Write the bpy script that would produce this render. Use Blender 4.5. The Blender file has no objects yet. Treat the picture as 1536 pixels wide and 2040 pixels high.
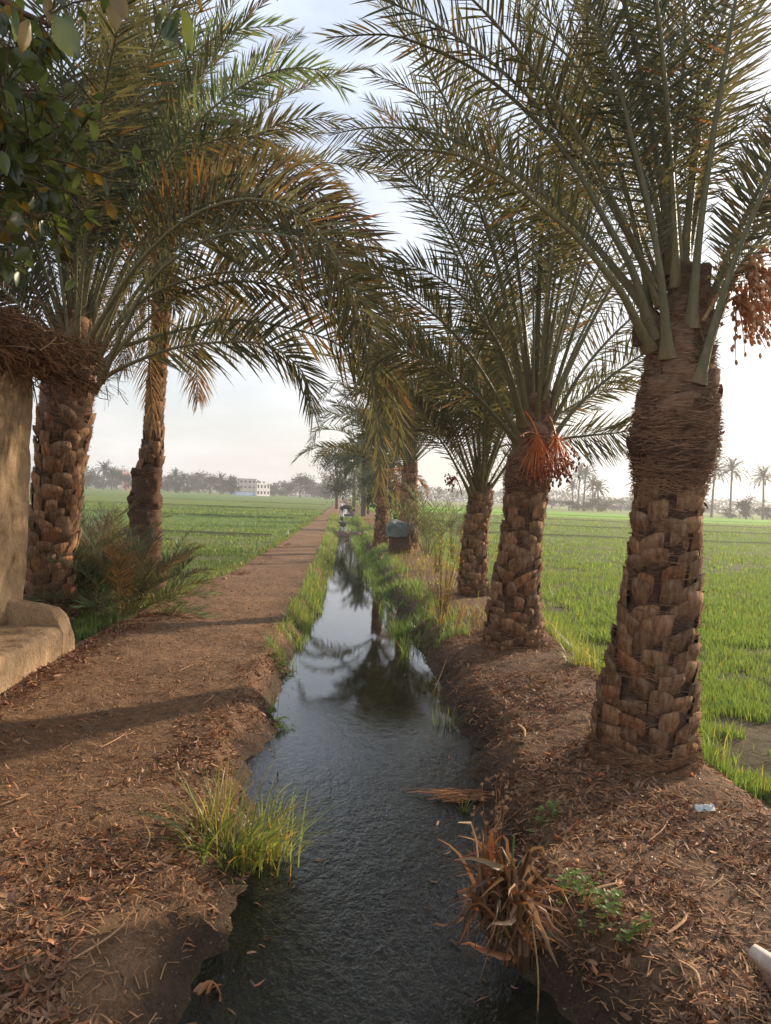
import bpy, math, random
import numpy as np
from mathutils import Vector
rng = np.random.default_rng(7)
random.seed(7)
R = math.radians
sc = bpy.context.scene
col = sc.collection

# ------------------------------------------------------------------ camera
FL = 1530.0; H = 1.55
yaw, pitch, roll = R(3.3), R(-1.13), R(2.38)
Fv = np.array([math.sin(yaw)*math.cos(pitch), math.cos(yaw)*math.cos(pitch), math.sin(pitch)])
R0 = np.array([math.cos(yaw), -math.sin(yaw), 0.0]); U0 = np.cross(R0, Fv)
Rv = R0*math.cos(roll)+U0*math.sin(roll); Uv = U0*math.cos(roll)-R0*math.sin(roll)
CAM = np.array([0, 0, H])
def ray(u, v): return Fv+(u-768)/FL*Rv+(1020-v)/FL*Uv
def at(u, v, z=0.0):
    d = ray(u, v); return CAM+d*(z-H)/d[2]
def aty(u, v, Y):
    d = ray(u, v); return CAM+d*Y/d[1]
cam = bpy.data.cameras.new('camera'); camo = bpy.data.objects.new('camera', cam); col.objects.link(camo)
from mathutils import Matrix
camo.matrix_world = Matrix(((Rv[0], Uv[0], -Fv[0], 0), (Rv[1], Uv[1], -Fv[1], 0), (Rv[2], Uv[2], -Fv[2], H), (0, 0, 0, 1)))
cam.sensor_fit = 'VERTICAL'; cam.sensor_height = 24.0; cam.lens = 24.0*FL/2040
cam.clip_end = 5000; cam.clip_start = 0.05
sc.camera = camo
# ------------------------------------------------------------------ light
SUN_EL = R(21); SUN_DIR = np.array([0.80, 0.60, 0]); SUN_DIR /= np.linalg.norm(SUN_DIR)
sdir = np.array([SUN_DIR[0]*math.cos(SUN_EL), SUN_DIR[1]*math.cos(SUN_EL), math.sin(SUN_EL)])
w = bpy.data.worlds.new('World'); sc.world = w; w.use_nodes = True
wn = w.node_tree.nodes; wl = w.node_tree.links; wn.clear()
wo = wn.new('ShaderNodeOutputWorld'); bg = wn.new('ShaderNodeBackground'); sky = wn.new('ShaderNodeTexSky')
sky.sky_type = 'NISHITA'; sky.sun_disc = False; sky.sun_elevation = SUN_EL
sky.sun_rotation = math.atan2(SUN_DIR[0], SUN_DIR[1]); sky.dust_density = 3.0; sky.air_density = 1.0; sky.ozone_density = 1.5
tc = wn.new('ShaderNodeTexCoord'); mp = wn.new('ShaderNodeMapping'); mp.inputs['Scale'].default_value = (1.5, 1.5, 5.0)
nz = wn.new('ShaderNodeTexNoise'); nz.inputs['Scale'].default_value = 2.2; nz.inputs['Detail'].default_value = 7; nz.inputs['Roughness'].default_value = .55
cr = wn.new('ShaderNodeValToRGB'); cr.color_ramp.elements[0].position = .42; cr.color_ramp.elements[1].position = .68
cr.color_ramp.elements[0].color = (.55, .55, .55, 1); cr.color_ramp.elements[1].color = (.92, .92, .92, 1)
mx = wn.new('ShaderNodeMixRGB'); pass
wl.new(tc.outputs['Generated'], mp.inputs[0]); wl.new(mp.outputs[0], nz.inputs['Vector']); wl.new(nz.outputs['Fac'], cr.inputs[0])
sz = wn.new('ShaderNodeSeparateXYZ'); wl.new(tc.outputs['Generated'], sz.inputs[0])
gr = wn.new('ShaderNodeValToRGB'); ge = gr.color_ramp.elements; ge[0].position = .0; ge[1].position = .45
ge[0].color = (6.7/8, 6.55/8, 6.45/8, 1); ge[1].color = (6.0/8, 6.6/8, 7.6/8, 1); wl.new(sz.outputs['Z'], gr.inputs[0])
g8 = wn.new('ShaderNodeMixRGB'); g8.blend_type = 'MULTIPLY'; g8.inputs[0].default_value = 1; g8.inputs[2].default_value = (8, 8, 8, 1)
wl.new(gr.outputs[0], g8.inputs[1]); wl.new(g8.outputs[0], mx.inputs[2])
wl.new(cr.outputs[0], mx.inputs[0]); wl.new(sky.outputs[0], mx.inputs[1]); wl.new(mx.outputs[0], bg.inputs[0])
bg.inputs[1].default_value = 0.13; wl.new(bg.outputs[0], wo.inputs[0])
sl = bpy.data.lights.new('sun', 'SUN'); sl.energy = 5.0; sl.angle = R(.9); sl.color = (1.0, .82, .62)
so = bpy.data.objects.new('sun', sl); col.objects.link(so)
so.rotation_euler = Vector(sdir).to_track_quat('Z', 'Y').to_euler()
sc.view_settings.view_transform = 'Standard'; sc.view_settings.look = 'None'; sc.view_settings.exposure = 0.40; sc.view_settings.gamma = 1
sc.cycles.max_bounces = 8; sc.cycles.diffuse_bounces = 3; sc.cycles.glossy_bounces = 2; sc.cycles.transparent_max_bounces = 8
sc.cycles.transmission_bounces = 3; sc.cycles.volume_bounces = 0
sc.cycles.caustics_reflective = False; sc.cycles.caustics_refractive = False
sc.cycles.sample_clamp_indirect = 4.0

# ------------------------------------------------------------------ helpers
def nrm(a):
    a = np.asarray(a, float); return a/np.maximum(np.linalg.norm(a, axis=-1, keepdims=True), 1e-9)
class MB:
    def __init__(s): s.V = []; s.F = []; s.C = []; s.n = 0
    def add(s, V, F, mat=0, c=(1, 1, 1)):
        V = np.asarray(V, float).reshape(-1, 3); F = np.asarray(F, int)
        c = np.asarray(c, float)
        if c.ndim == 1: c = np.tile(c, (len(V), 1))
        s.V.append(V); s.C.append(c); s.F.append((F+s.n, mat)); s.n += len(V)
    def inst(s, Vt, Ft, M, P, c=None, mat=0):       # M (N,3,3) columns = axes
        Vt = np.asarray(Vt, float); N = len(P); n = len(Vt)
        V = np.einsum('nij,vj->nvi', M, Vt)+np.asarray(P)[:, None, :]
        F = (np.asarray(Ft)[None]+(np.arange(N)*n)[:, None, None]).reshape(-1, np.asarray(Ft).shape[1])
        if c is None: c = np.ones((N, 3))
        s.add(V.reshape(-1, 3), F, mat, np.repeat(c, n, axis=0))
    def build(s, name, mats, parent=None, smooth=False):
        me = bpy.data.meshes.new(name)
        V = np.concatenate(s.V); C = np.concatenate(s.C)
        me.vertices.add(len(V)); me.vertices.foreach_set('co', V.astype(np.float32).ravel())
        loops = np.concatenate([f.ravel() for f, m in s.F])
        tot = np.concatenate([np.full(len(f), f.shape[1]) for f, m in s.F])
        st = np.concatenate([[0], np.cumsum(tot)[:-1]])
        mi = np.concatenate([np.full(len(f), m) for f, m in s.F])
        me.loops.add(len(loops)); me.loops.foreach_set('vertex_index', loops.astype(np.int32))
        me.polygons.add(len(tot)); me.polygons.foreach_set('loop_start', st.astype(np.int32))
        me.polygons.foreach_set('material_index', mi.astype(np.int32))
        me.update(calc_edges=True)
        a = me.color_attributes.new('Col', 'FLOAT_COLOR', 'POINT')
        a.data.foreach_set('color', np.concatenate([C, np.ones((len(C), 1))], 1).astype(np.float32).ravel())
        if smooth: me.polygons.foreach_set('use_smooth', np.ones(len(tot), bool))
        for m in (mats if isinstance(mats, (list, tuple)) else [mats]): me.materials.append(m)
        o = bpy.data.objects.new(name, me); col.objects.link(o)
        if parent is not None: o.parent = parent
        return o
def empty(name, loc=(0, 0, 0)):
    o = bpy.data.objects.new(name, None); o.location = Vector(loc); o.empty_display_size = .1; col.objects.link(o); return o
def tag(o, label=None, cat=None, group=None, kind=None):
    if label: o['label'] = label
    if cat: o['category'] = cat
    if group: o['group'] = group
    if kind: o['kind'] = kind
    return o
def adopt(o, root):       # parent while keeping the mesh where it was modelled
    o.parent = root; o.location = -Vector(root.location); return o
def tube(mb, P, r, k=6, mat=0, c=(1, 1, 1), cap=True, flat=1.0, side=None):
    P = np.asarray(P, float); n = len(P); r = np.broadcast_to(r, n)
    T = nrm(np.gradient(P, axis=0))
    if side is None:
        ref = np.array([0, 0, 1.]) if abs(T[:, 2]).mean() < .8 else np.array([1., 0, 0])
        S = nrm(np.cross(T, ref))
    else: S = nrm(np.asarray(side)-T*np.sum(T*side, 1, keepdims=True))
    N = np.cross(S, T)
    a = np.arange(k)/k*2*np.pi
    V = P[:, None]+r[:, None, None]*(np.cos(a)[None, :, None]*S[:, None]+flat*np.sin(a)[None, :, None]*N[:, None])
    i = np.arange(n-1)[:, None]*k; j = np.arange(k)[None]; j2 = (j+1) % k
    F = np.stack([i+j, i+j2, i+k+j2, i+k+j], -1).reshape(-1, 4)
    mb.add(V.reshape(-1, 3), F, mat, c)
    if cap:
        for e in (0, n-1):
            mb.add(V[e], [list(range(k))], mat, c)
def spline(P, n):
    P = np.asarray(P, float)
    d = np.concatenate([[0], np.cumsum(np.linalg.norm(np.diff(P, axis=0), axis=1))])
    Q = np.vstack([2*P[0]-P[1], P, 2*P[-1]-P[-2]])
    dd = np.concatenate([[d[0]-(d[1]-d[0])], d, [d[-1]+(d[-1]-d[-2])]])
    t = np.linspace(0, d[-1], n); k = np.clip(np.searchsorted(d, t, side='right')-1, 0, len(P)-2)
    u = ((t-d[k])/(d[k+1]-d[k]))[:, None]
    p0, p1, p2, p3 = Q[k], Q[k+1], Q[k+2], Q[k+3]
    h = (d[k+1]-d[k])[:, None]
    m1 = (p2-p0)/(dd[k+2]-dd[k])[:, None]*h; m2 = (p3-p1)/(dd[k+3]-dd[k+1])[:, None]*h
    return (2*u**3-3*u**2+1)*p1+(u**3-2*u**2+u)*m1+(-2*u**3+3*u**2)*p2+(u**3-u**2)*m2
def hsh(ix, iy, s): 
    h = np.sin(ix*127.1+iy*311.7+s*74.7)*43758.5453; return h-np.floor(h)
def vnoise(x, y, s=0):
    ix = np.floor(x); iy = np.floor(y); fx = x-ix; fy = y-iy
    fx = fx*fx*(3-2*fx); fy = fy*fy*(3-2*fy)
    a = hsh(ix, iy, s); b = hsh(ix+1, iy, s); c = hsh(ix, iy+1, s); d = hsh(ix+1, iy+1, s)
    return (a*(1-fx)+b*fx)*(1-fy)+(c*(1-fx)+d*fx)*fy
def fbm(x, y, o=4, s=0):
    v = 0; a = .5
    for i in range(o): v = v+a*vnoise(x*2**i, y*2**i, s+i*13); a *= .5
    return v          # ~0..0.94
def sst(a, b, x): t = np.clip((x-a)/(b-a), 0, 1); return t*t*(3-2*t)

# ------------------------------------------------------------------ materials
def mat_new(name):
    m = bpy.data.materials.new(name); m.use_nodes = True; n = m.node_tree.nodes; n.clear()
    return m, n, m.node_tree.links, n.new('ShaderNodeOutputMaterial')
def coords(n, l, scale, kind='Object'):
    t = n.new('ShaderNodeTexCoord'); mpn = n.new('ShaderNodeMapping')
    mpn.inputs['Scale'].default_value = scale if isinstance(scale, tuple) else (scale,)*3
    l.new(t.outputs[kind], mpn.inputs[0]); return mpn.outputs[0]
def noise(n, l, vec, scale=5, detail=4, rough=.55):
    t = n.new('ShaderNodeTexNoise'); t.inputs['Scale'].default_value = scale; t.inputs['Detail'].default_value = detail
    t.inputs['Roughness'].default_value = rough; l.new(vec, t.inputs['Vector']); return t.outputs['Fac']
def ramp(n, l, fac, stops):
    r = n.new('ShaderNodeValToRGB'); e = r.color_ramp.elements
    while len(e) < len(stops): e.new(.5)
    for i, (p, c) in enumerate(stops): e[i].position = p; e[i].color = (*c, 1) if len(c) == 3 else c
    l.new(fac, r.inputs[0]); return r.outputs[0]
def mul(n, l, a, b, f=1.0, typ='MULTIPLY'):
    m = n.new('ShaderNodeMixRGB'); m.blend_type = typ; m.inputs[0].default_value = f
    for i, x in ((1, a), (2, b)):
        if isinstance(x, tuple): m.inputs[i].default_value = (*x, 1)
        else: l.new(x, m.inputs[i])
    return m.outputs[0]
def bump(n, l, h, strength=.5, dist=.02):
    b = n.new('ShaderNodeBump'); b.inputs['Strength'].default_value = strength; b.inputs['Distance'].default_value = dist
    l.new(h, b.inputs['Height']); return b.outputs[0]
def vcol(n):
    a = n.new('ShaderNodeAttribute'); a.attribute_name = 'Col'; return a.outputs['Color']
def m_leaf(name, c, tr, trans=.42, gloss=.06, rough=.35, rand=.25):
    m, n, l, o = mat_new(name)
    oi = n.new('ShaderNodeObjectInfo')
    rc = ramp(n, l, oi.outputs['Random'], [(0, (1-rand, 1-rand, 1-rand)), (1, (1+rand*.6, 1+rand*.45, 1+rand*.2))])
    vc = mul(n, l, vcol(n), rc)
    d = n.new('ShaderNodeBsdfDiffuse'); l.new(mul(n, l, vc, c), d.inputs[0])
    t = n.new('ShaderNodeBsdfTranslucent'); l.new(mul(n, l, vc, tr), t.inputs[0])
    mx = n.new('ShaderNodeMixShader'); mx.inputs[0].default_value = trans; l.new(d.outputs[0], mx.inputs[1]); l.new(t.outputs[0], mx.inputs[2])
    g = n.new('ShaderNodeBsdfGlossy'); g.inputs['Roughness'].default_value = rough
    m2 = n.new('ShaderNodeMixShader'); m2.inputs[0].default_value = gloss; l.new(mx.outputs[0], m2.inputs[1]); l.new(g.outputs[0], m2.inputs[2])
    l.new(m2.outputs[0], o.inputs[0]); return m
def m_surf(name, stops, scale=(8, 8, 8), nscale=5, rough=.9, bst=.6, bd=.01, vc=True, spec=.2, detail=6, fine=0):
    m, n, l, o = mat_new(name); v = coords(n, l, scale)
    f = noise(n, l, v, nscale, detail, .6); c = ramp(n, l, f, stops)
    if vc: c = mul(n, l, c, vcol(n))
    p = n.new('ShaderNodeBsdfPrincipled'); l.new(c, p.inputs['Base Color']); p.inputs['Roughness'].default_value = rough
    p.inputs['Specular IOR Level'].default_value = spec
    h = noise(n, l, v, fine or nscale*3, 6, .65); l.new(bump(n, l, h, bst, bd), p.inputs['Normal'])
    l.new(p.outputs[0], o.inputs[0]); return m

LEAF = m_leaf('palm leaflets', (.084, .094, .046), (.195, .172, .062), .42, .03, .5)
LEAF2 = m_leaf('palm leaflets green', (.085, .130, .075), (.20, .26, .085), .42, .03, .5)
DRYLEAF = m_leaf('dry palm leaflets', (.30, .175, .085), (.42, .22, .08), .40, .03)
RACH = m_surf('palm stalks', [(.25, (.105, .105, .045)), (.55, (.17, .155, .075)), (.8, (.26, .21, .12))], (9, 9, 2.5), 5, .5, .3, .004, spec=.4)
BOOT = m_surf('trunk leaf bases', [(.25, (.10, .054, .030)), (.5, (.30, .165, .088)), (.75, (.47, .32, .20))], (16, 16, 4), 2.4, .88, 1, .02, fine=5)
FIBRE = m_surf('trunk fibre', [(.3, (.13, .074, .046)), (.7, (.36, .22, .14))], (5, 5, 30), 4, .95, 1, .01)
CORE = m_surf('trunk core', [(.3, (.060, .035, .022)), (.7, (.20, .12, .075))], (6, 6, 22), 5, .95, 1, .015)
GRASS = m_leaf('grass blades', (.14, .20, .05), (.30, .40, .08), .45, .05, .4)
CROP = m_leaf('crop blades', (.115, .175, .04), (.25, .37, .06), .45, .04, .45)
BROAD = m_leaf('broad leaves', (.075, .105, .03), (.22, .27, .06), .45, .06, .35)
FARLEAF = m_leaf('far foliage', (.055, .070, .035), (.08, .10, .04), .3, .0)
LITTER = m_leaf('dead leaves', (.38, .245, .145), (.3, .17, .09), .15, .04, .5)
BARK = m_surf('bark', [(.3, (.09, .065, .045)), (.7, (.22, .17, .12))], (5, 5, 2), 6, .9, .8, .01)
STRAW = m_surf('straw', [(.3, (.22, .13, .075)), (.7, (.45, .30, .18))], (10, 10, 10), 5, .85, .4, .005)

def m_ground():
    m, n, l, o = mat_new('ground soil')
    v = coords(n, l, 1.0)
    big = ramp(n, l, noise(n, l, v, 1.1, 5, .6), [(.3, (.72, .72, .72)), (.7, (1.2, 1.2, 1.2))])
    mid = ramp(n, l, noise(n, l, v, 14, 6, .7), [(.3, (.62, .60, .58)), (.7, (1.35, 1.32, 1.3))])
    fine = ramp(n, l, noise(n, l, v, 90, 4, .7), [(.35, (.7, .68, .66)), (.7, (1.3, 1.3, 1.3))])
    c = mul(n, l, mul(n, l, mul(n, l, vcol(n), big), mid), fine)
    p = n.new('ShaderNodeBsdfPrincipled'); l.new(c, p.inputs['Base Color']); p.inputs['Roughness'].default_value = .92
    p.inputs['Specular IOR Level'].default_value = .15
    a = noise(n, l, v, 16, 8, .68); b = noise(n, l, v, 70, 5, .7)
    ad = n.new('ShaderNodeMath'); ad.operation = 'MULTIPLY_ADD'; l.new(b, ad.inputs[0]); ad.inputs[1].default_value = .35; l.new(a, ad.inputs[2])
    l.new(bump(n, l, ad.outputs[0], 1.0, .05), p.inputs['Normal'])
    l.new(p.outputs[0], o.inputs[0]); return m
SOIL = m_ground()

# ------------------------------------------------------------------ terrain
WZ = -.20
Lp = [(1, -.50)]+[(p[1], p[0]) for p in (at(u, v, WZ) for u, v in [(370, 2040), (480, 1850), (545, 1700), (505, 1530), (560, 1430), (580, 1330), (640, 1200), (665, 1110)])]+[(40, -.10), (140, .0)]
Rp = [(1, .80)]+[(p[1], p[0]) for p in (at(u, v, WZ) for u, v in [(1110, 2040), (960, 1850), (945, 1680), (930, 1500), (875, 1400), (830, 1300), (775, 1200), (738, 1120)])]+[(40, .8), (140, .75)]
Lp.sort(); Rp.sort()
def xl(y): return np.interp(y, [a for a, b in Lp], [b for a, b in Lp])+.05*(vnoise(y*4, y*0, 3)-.5)*2*sst(60, 20, y)+.03*(vnoise(y*13, y*0, 4)-.5)*2*sst(30, 10, y)
def xr(y): return np.interp(y, [a for a, b in Rp], [b for a, b in Rp])+.07*(vnoise(y*3.5, y*0, 5)-.5)*2*sst(60, 20, y)+.03*(vnoise(y*12, y*0, 6)-.5)*2*sst(30, 10, y)
def pleft(y): return np.interp(y, [0, 6, 8.8, 13.4, 17, 25, 39, 98, 400], [-2.6, -2.5, -2.45, -2.1, -1.95, -1.75, -1.6, -1.3, -1.2])+.09*(vnoise(y*.9, y*0, 8)-.5)+.05*(vnoise(y*5, y*0, 9)-.5)
def bank(y): return np.interp(y, [0, 3, 4, 7, 30, 60, 400], [2.1, 2.15, 2.25, 2.3, 2.6, 2.8, 3])+.2*(vnoise(y*1.3, y*0, 21)-.5)
BUNDS_R = [38.5, 56, 78, 112]; BUNDS_L = [29, 50, 78, 120]
def terrain(x, y):
    l_, r_, p_, b_ = xl(y), xr(y), pleft(y), bank(y)
    n1 = fbm(x*1.4, y*1.4, 5, 1)-.47; n2 = fbm(x*9, y*9, 4, 2)-.47; near = sst(40, 8, y)
    z = np.zeros_like(x)
    # canal
    mid = (l_+r_)/2; hw = np.maximum((r_-l_)/2, .05)
    inside = np.clip(1-((x-mid)/hw)**2, 0, 1)
    zc = WZ-.02-.16*inside**.6+.02*n2
    dl = l_-x; dr = x-r_
    zl = WZ-.02+(-WZ+.02)*sst(0, .26, dl)+.02*n1
    zpath = zl-(.04*sst(.9, .5, np.abs(x-(p_+l_)/2-.35)/.55))*0
    zpath = zpath-.13*sst(.0, .3, p_-x)
    zr = WZ-.02+(-WZ+.05)*sst(0, .38, dr)+.08*sst(.3, .9, dr)*sst(3, 5, y)-.22*sst(-.15, .35, x-b_)
    z = np.where(x < l_, zpath, np.where(x > r_, zr, zc))
    outl = sst(0, .5, p_-x); outr = sst(0, .5, x-b_)
    fld = np.maximum(outl, outr)
    z = z+near*(1-fld)*(.05*n1+.028*n2)+fld*near*(.05*n1+.03*n2)
    bz = 0
    for B in BUNDS_R: bz = bz+np.exp(-((y-B-.012*x-.25*np.sin(x*.21+B))/.16)**2)*(x > 3)
    for B in BUNDS_L: bz = bz+np.exp(-((y-B-.05*x-.3*np.sin(x*.15+B))/.18)**2)*(x < -2.5)
    bz = bz*(y < 400)
    return z+bz*.13, fld, bz
ys = [-14, -10, -7, -4, -2, -.8, 0, .6, 1.1, 1.5]
y = 1.6
while y < 12: ys.append(y); y += max(.022, y*.0065)
while y < 700: ys.append(y); y += y*.022
ys.append(840)
for B in BUNDS_R+BUNDS_L: ys += [B+d for d in np.arange(-1.2, 1.25, .16)]
ys = np.array(sorted(ys))
xs = list(np.arange(-3.2, 3.4, .028)); x = 3.4; st = .03
while x < 590: xs += [x, -x]; st *= 1.055; x += st
xs = np.array(sorted(xs+[600, -600]))
X, Y = np.meshgrid(xs, ys)
Z, FLD, BZ = terrain(X, Y)
def zg(x, y):
    x = np.atleast_1d(np.asarray(x, float)); y = np.atleast_1d(np.asarray(y, float)); return terrain(x, y)[0]
def zg1(x, y): return float(zg(x, y)[0])
# colour zones (what the ground is made of)
path = np.array([.28, .172, .098]); pathd = np.array([.19, .112, .063]); mud = np.array([.072, .052, .038]); bed = np.array([.105, .075, .042])
soil = np.array([.13, .092, .06]); green = np.array([.155, .235, .05]); bankc = np.array([.21, .130, .080])
n = fbm(X*.8, Y*.8, 4, 31)[..., None]
C = path*(1-n)+pathd*n*1.1+0*n
rs = sst(-.05, .2, X-xr(Y))[..., None]; C = C*(1-rs)+bankc*rs
wet = sst(.0, -.13, Z-.0)*(1-FLD)*(X > pleft(Y)); C = C*(1-wet[..., None]*.85)+mud*wet[..., None]*.85
inw = (Z < WZ+.01)*(X < xr(Y)+.1)*(X > xl(Y)-.1); C = np.where(inw[..., None], bed, C)
g = FLD*(.15+.85*sst(5, 45, Y)); g = g[..., None]
patch = np.clip(fbm(X*.11, Y*.05, 3, 41)*1.6-.35, 0, 1)[..., None]
zone = np.ones_like(X)
bd = np.sort(np.array(BUNDS_R))
zi = np.where(X > 0, np.searchsorted(np.array(BUNDS_R), Y-.012*X), np.searchsorted(np.array(BUNDS_L), Y-.05*X)+20)
zr_ = hsh(zi*1.0, zi*0.0, 5)[..., None]
gcol = green*(.75+.5*zr_)+np.array([.05, .03, .0])*(hsh(zi*1., zi*0., 9)[..., None]-.3)
far_r = ((X > 0)*(Y > 96)*(Y < 165))[..., None]; gcol = np.where(far_r, np.array([.20, .42, .03]), gcol)
gc = gcol*(1-.35*patch)+np.array([.15, .14, .055])*.35*patch
C = C*(1-FLD[..., None])+soil*FLD[..., None]; C = C*(1-g)+gc*g
bb = np.clip(BZ, 0, 1)[..., None]*FLD[..., None]; C = C*(1-bb)+np.array([.085, .085, .04])*bb
ny, nx = X.shape
V = np.stack([X, Y, Z], -1).reshape(-1, 3); CC = C.reshape(-1, 3)
idx = np.arange(ny*nx).reshape(ny, nx)
F = np.stack([idx[:-1, :-1], idx[:-1, 1:], idx[1:, 1:], idx[1:, :-1]], -1).reshape(-1, 4)
cx = V[F].mean(1)
zoneid = np.where(cx[:, 0] < pleft(cx[:, 1])-.15, 0, np.where(cx[:, 0] < xl(cx[:, 1])-.12, 1, np.where(cx[:, 0] < bank(cx[:, 1])+.15, 2, 3)))
for k, nm in enumerate(['crop_field', 'dirt_path', 'canal_bank', 'crop_field']):
    f = F[zoneid == k]; u_, inv = np.unique(f, return_inverse=True)
    mb = MB(); mb.add(V[u_], inv.reshape(-1, 4), 0, CC[u_]); o = mb.build(nm, SOIL, smooth=True); tag(o, kind='structure')

# water
def m_water():
    m, n, l, o = mat_new('canal water')
    v = coords(n, l, (1, .55, 1)); g = n.new('ShaderNodeNewGeometry'); sx = n.new('ShaderNodeSeparateXYZ'); l.new(g.outputs['Position'], sx.inputs[0])
    mr = n.new('ShaderNodeMapRange'); l.new(sx.outputs['Y'], mr.inputs[0])
    mr.inputs[1].default_value = 2.6; mr.inputs[2].default_value = 6.8; mr.inputs[3].default_value = 1.0; mr.inputs[4].default_value = .012; mr.interpolation_type = 'SMOOTHSTEP'
    a = noise(n, l, v, 15, 3, .5); b = noise(n, l, v, 52, 3, .6)
    ad = n.new('ShaderNodeMath'); ad.operation = 'MULTIPLY_ADD'; l.new(b, ad.inputs[0]); ad.inputs[1].default_value = .7; l.new(a, ad.inputs[2])
    bm = n.new('ShaderNodeBump'); bm.inputs['Distance'].default_value = .026; l.new(ad.outputs[0], bm.inputs['Height'])
    ml = n.new('ShaderNodeMath'); ml.operation = 'MULTIPLY'; l.new(mr.outputs[0], ml.inputs[0]); ml.inputs[1].default_value = .6; l.new(ml.outputs[0], bm.inputs['Strength'])
    fr = n.new('ShaderNodeFresnel'); fr.inputs[0].default_value = 1.40; l.new(bm.outputs[0], fr.inputs['Normal'])
    gl = n.new('ShaderNodeBsdfGlossy'); gl.inputs['Roughness'].default_value = .005; l.new(bm.outputs[0], gl.inputs['Normal']); gl.inputs[0].default_value = (.95, .97, 1, 1)
    tr = n.new('ShaderNodeBsdfTransparent'); tr.inputs[0].default_value = (.60, .66, .52, 1)
    df = n.new('ShaderNodeBsdfDiffuse'); df.inputs[0].default_value = (.012, .022, .016, 1)
    m1 = n.new('ShaderNodeMixShader'); m1.inputs[0].default_value = .12; l.new(tr.outputs[0], m1.inputs[1]); l.new(df.outputs[0], m1.inputs[2])
    m2 = n.new('ShaderNodeMixShader'); l.new(fr.outputs[0], m2.inputs[0]); l.new(m1.outputs[0], m2.inputs[1]); l.new(gl.outputs[0], m2.inputs[2])
    l.new(m2.outputs[0], o.inputs[0]); return m
mb = MB(); yy = np.concatenate([np.arange(-3, 12, .2), np.geomspace(12, 160, 40)])
A = np.stack([xl(yy)-.2, yy, yy*0+WZ], 1); B_ = np.stack([xr(yy)+.25, yy, yy*0+WZ], 1)
m_ = len(yy); V2 = np.concatenate([A, B_]); i = np.arange(m_-1)
mb.add(V2, np.stack([i, i+m_, i+m_+1, i+1], 1)); tag(mb.build('canal_water', m_water(), smooth=True), kind='structure')

# ------------------------------------------------------------------ palm builders
def leaflet_set(mb, P, T, S, N, L, wd, sign, phi, lift, droop, r, mat=1, colr=None):
    """narrow folded leaflets along the rachis"""
    n_ = len(P)
    D = nrm(T*np.cos(phi)[:, None]+sign*S*(np.sin(phi)*np.cos(lift))[:, None]+N*(np.sin(phi)*np.sin(lift))[:, None])
    W = nrm(np.cross(D, np.cross(T, D))+.28*r.normal(size=(n_, 3)))
    W = nrm(W-D*np.sum(W*D, 1, keepdims=True))
    g = np.array([0, 0, -1.])
    f = [0, .3, .68, 1]; wv = [.45, 1, .75, 0]
    pts = []
    for k in range(4):
        q = P+D*(L*f[k])[:, None]+g*(droop*L*f[k]**2)[:, None]+T*(.08*L*f[k]**2)[:, None]
        pts.append(q)
    vs = []
    for k in range(3):
        vs += [pts[k]-W*(wd*wv[k]/2)[:, None], pts[k]+W*(wd*wv[k]/2)[:, None]]
    vs.append(pts[3])
    V = np.stack(vs, 1)
    b = (np.arange(n_)*7)[:, None]
    Fq = np.concatenate([b+[0, 1, 3, 2], b+[2, 3, 5, 4]]); Ft = b+[4, 5, 6]
    base = mb.n
    cc = np.repeat(colr, 7, axis=0)
    V = V.reshape(-1, 3)
    mb.V.append(V); mb.C.append(cc); mb.F.append((Fq+base, mat)); mb.F.append((Ft+base, mat)); mb.n += len(V)
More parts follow.
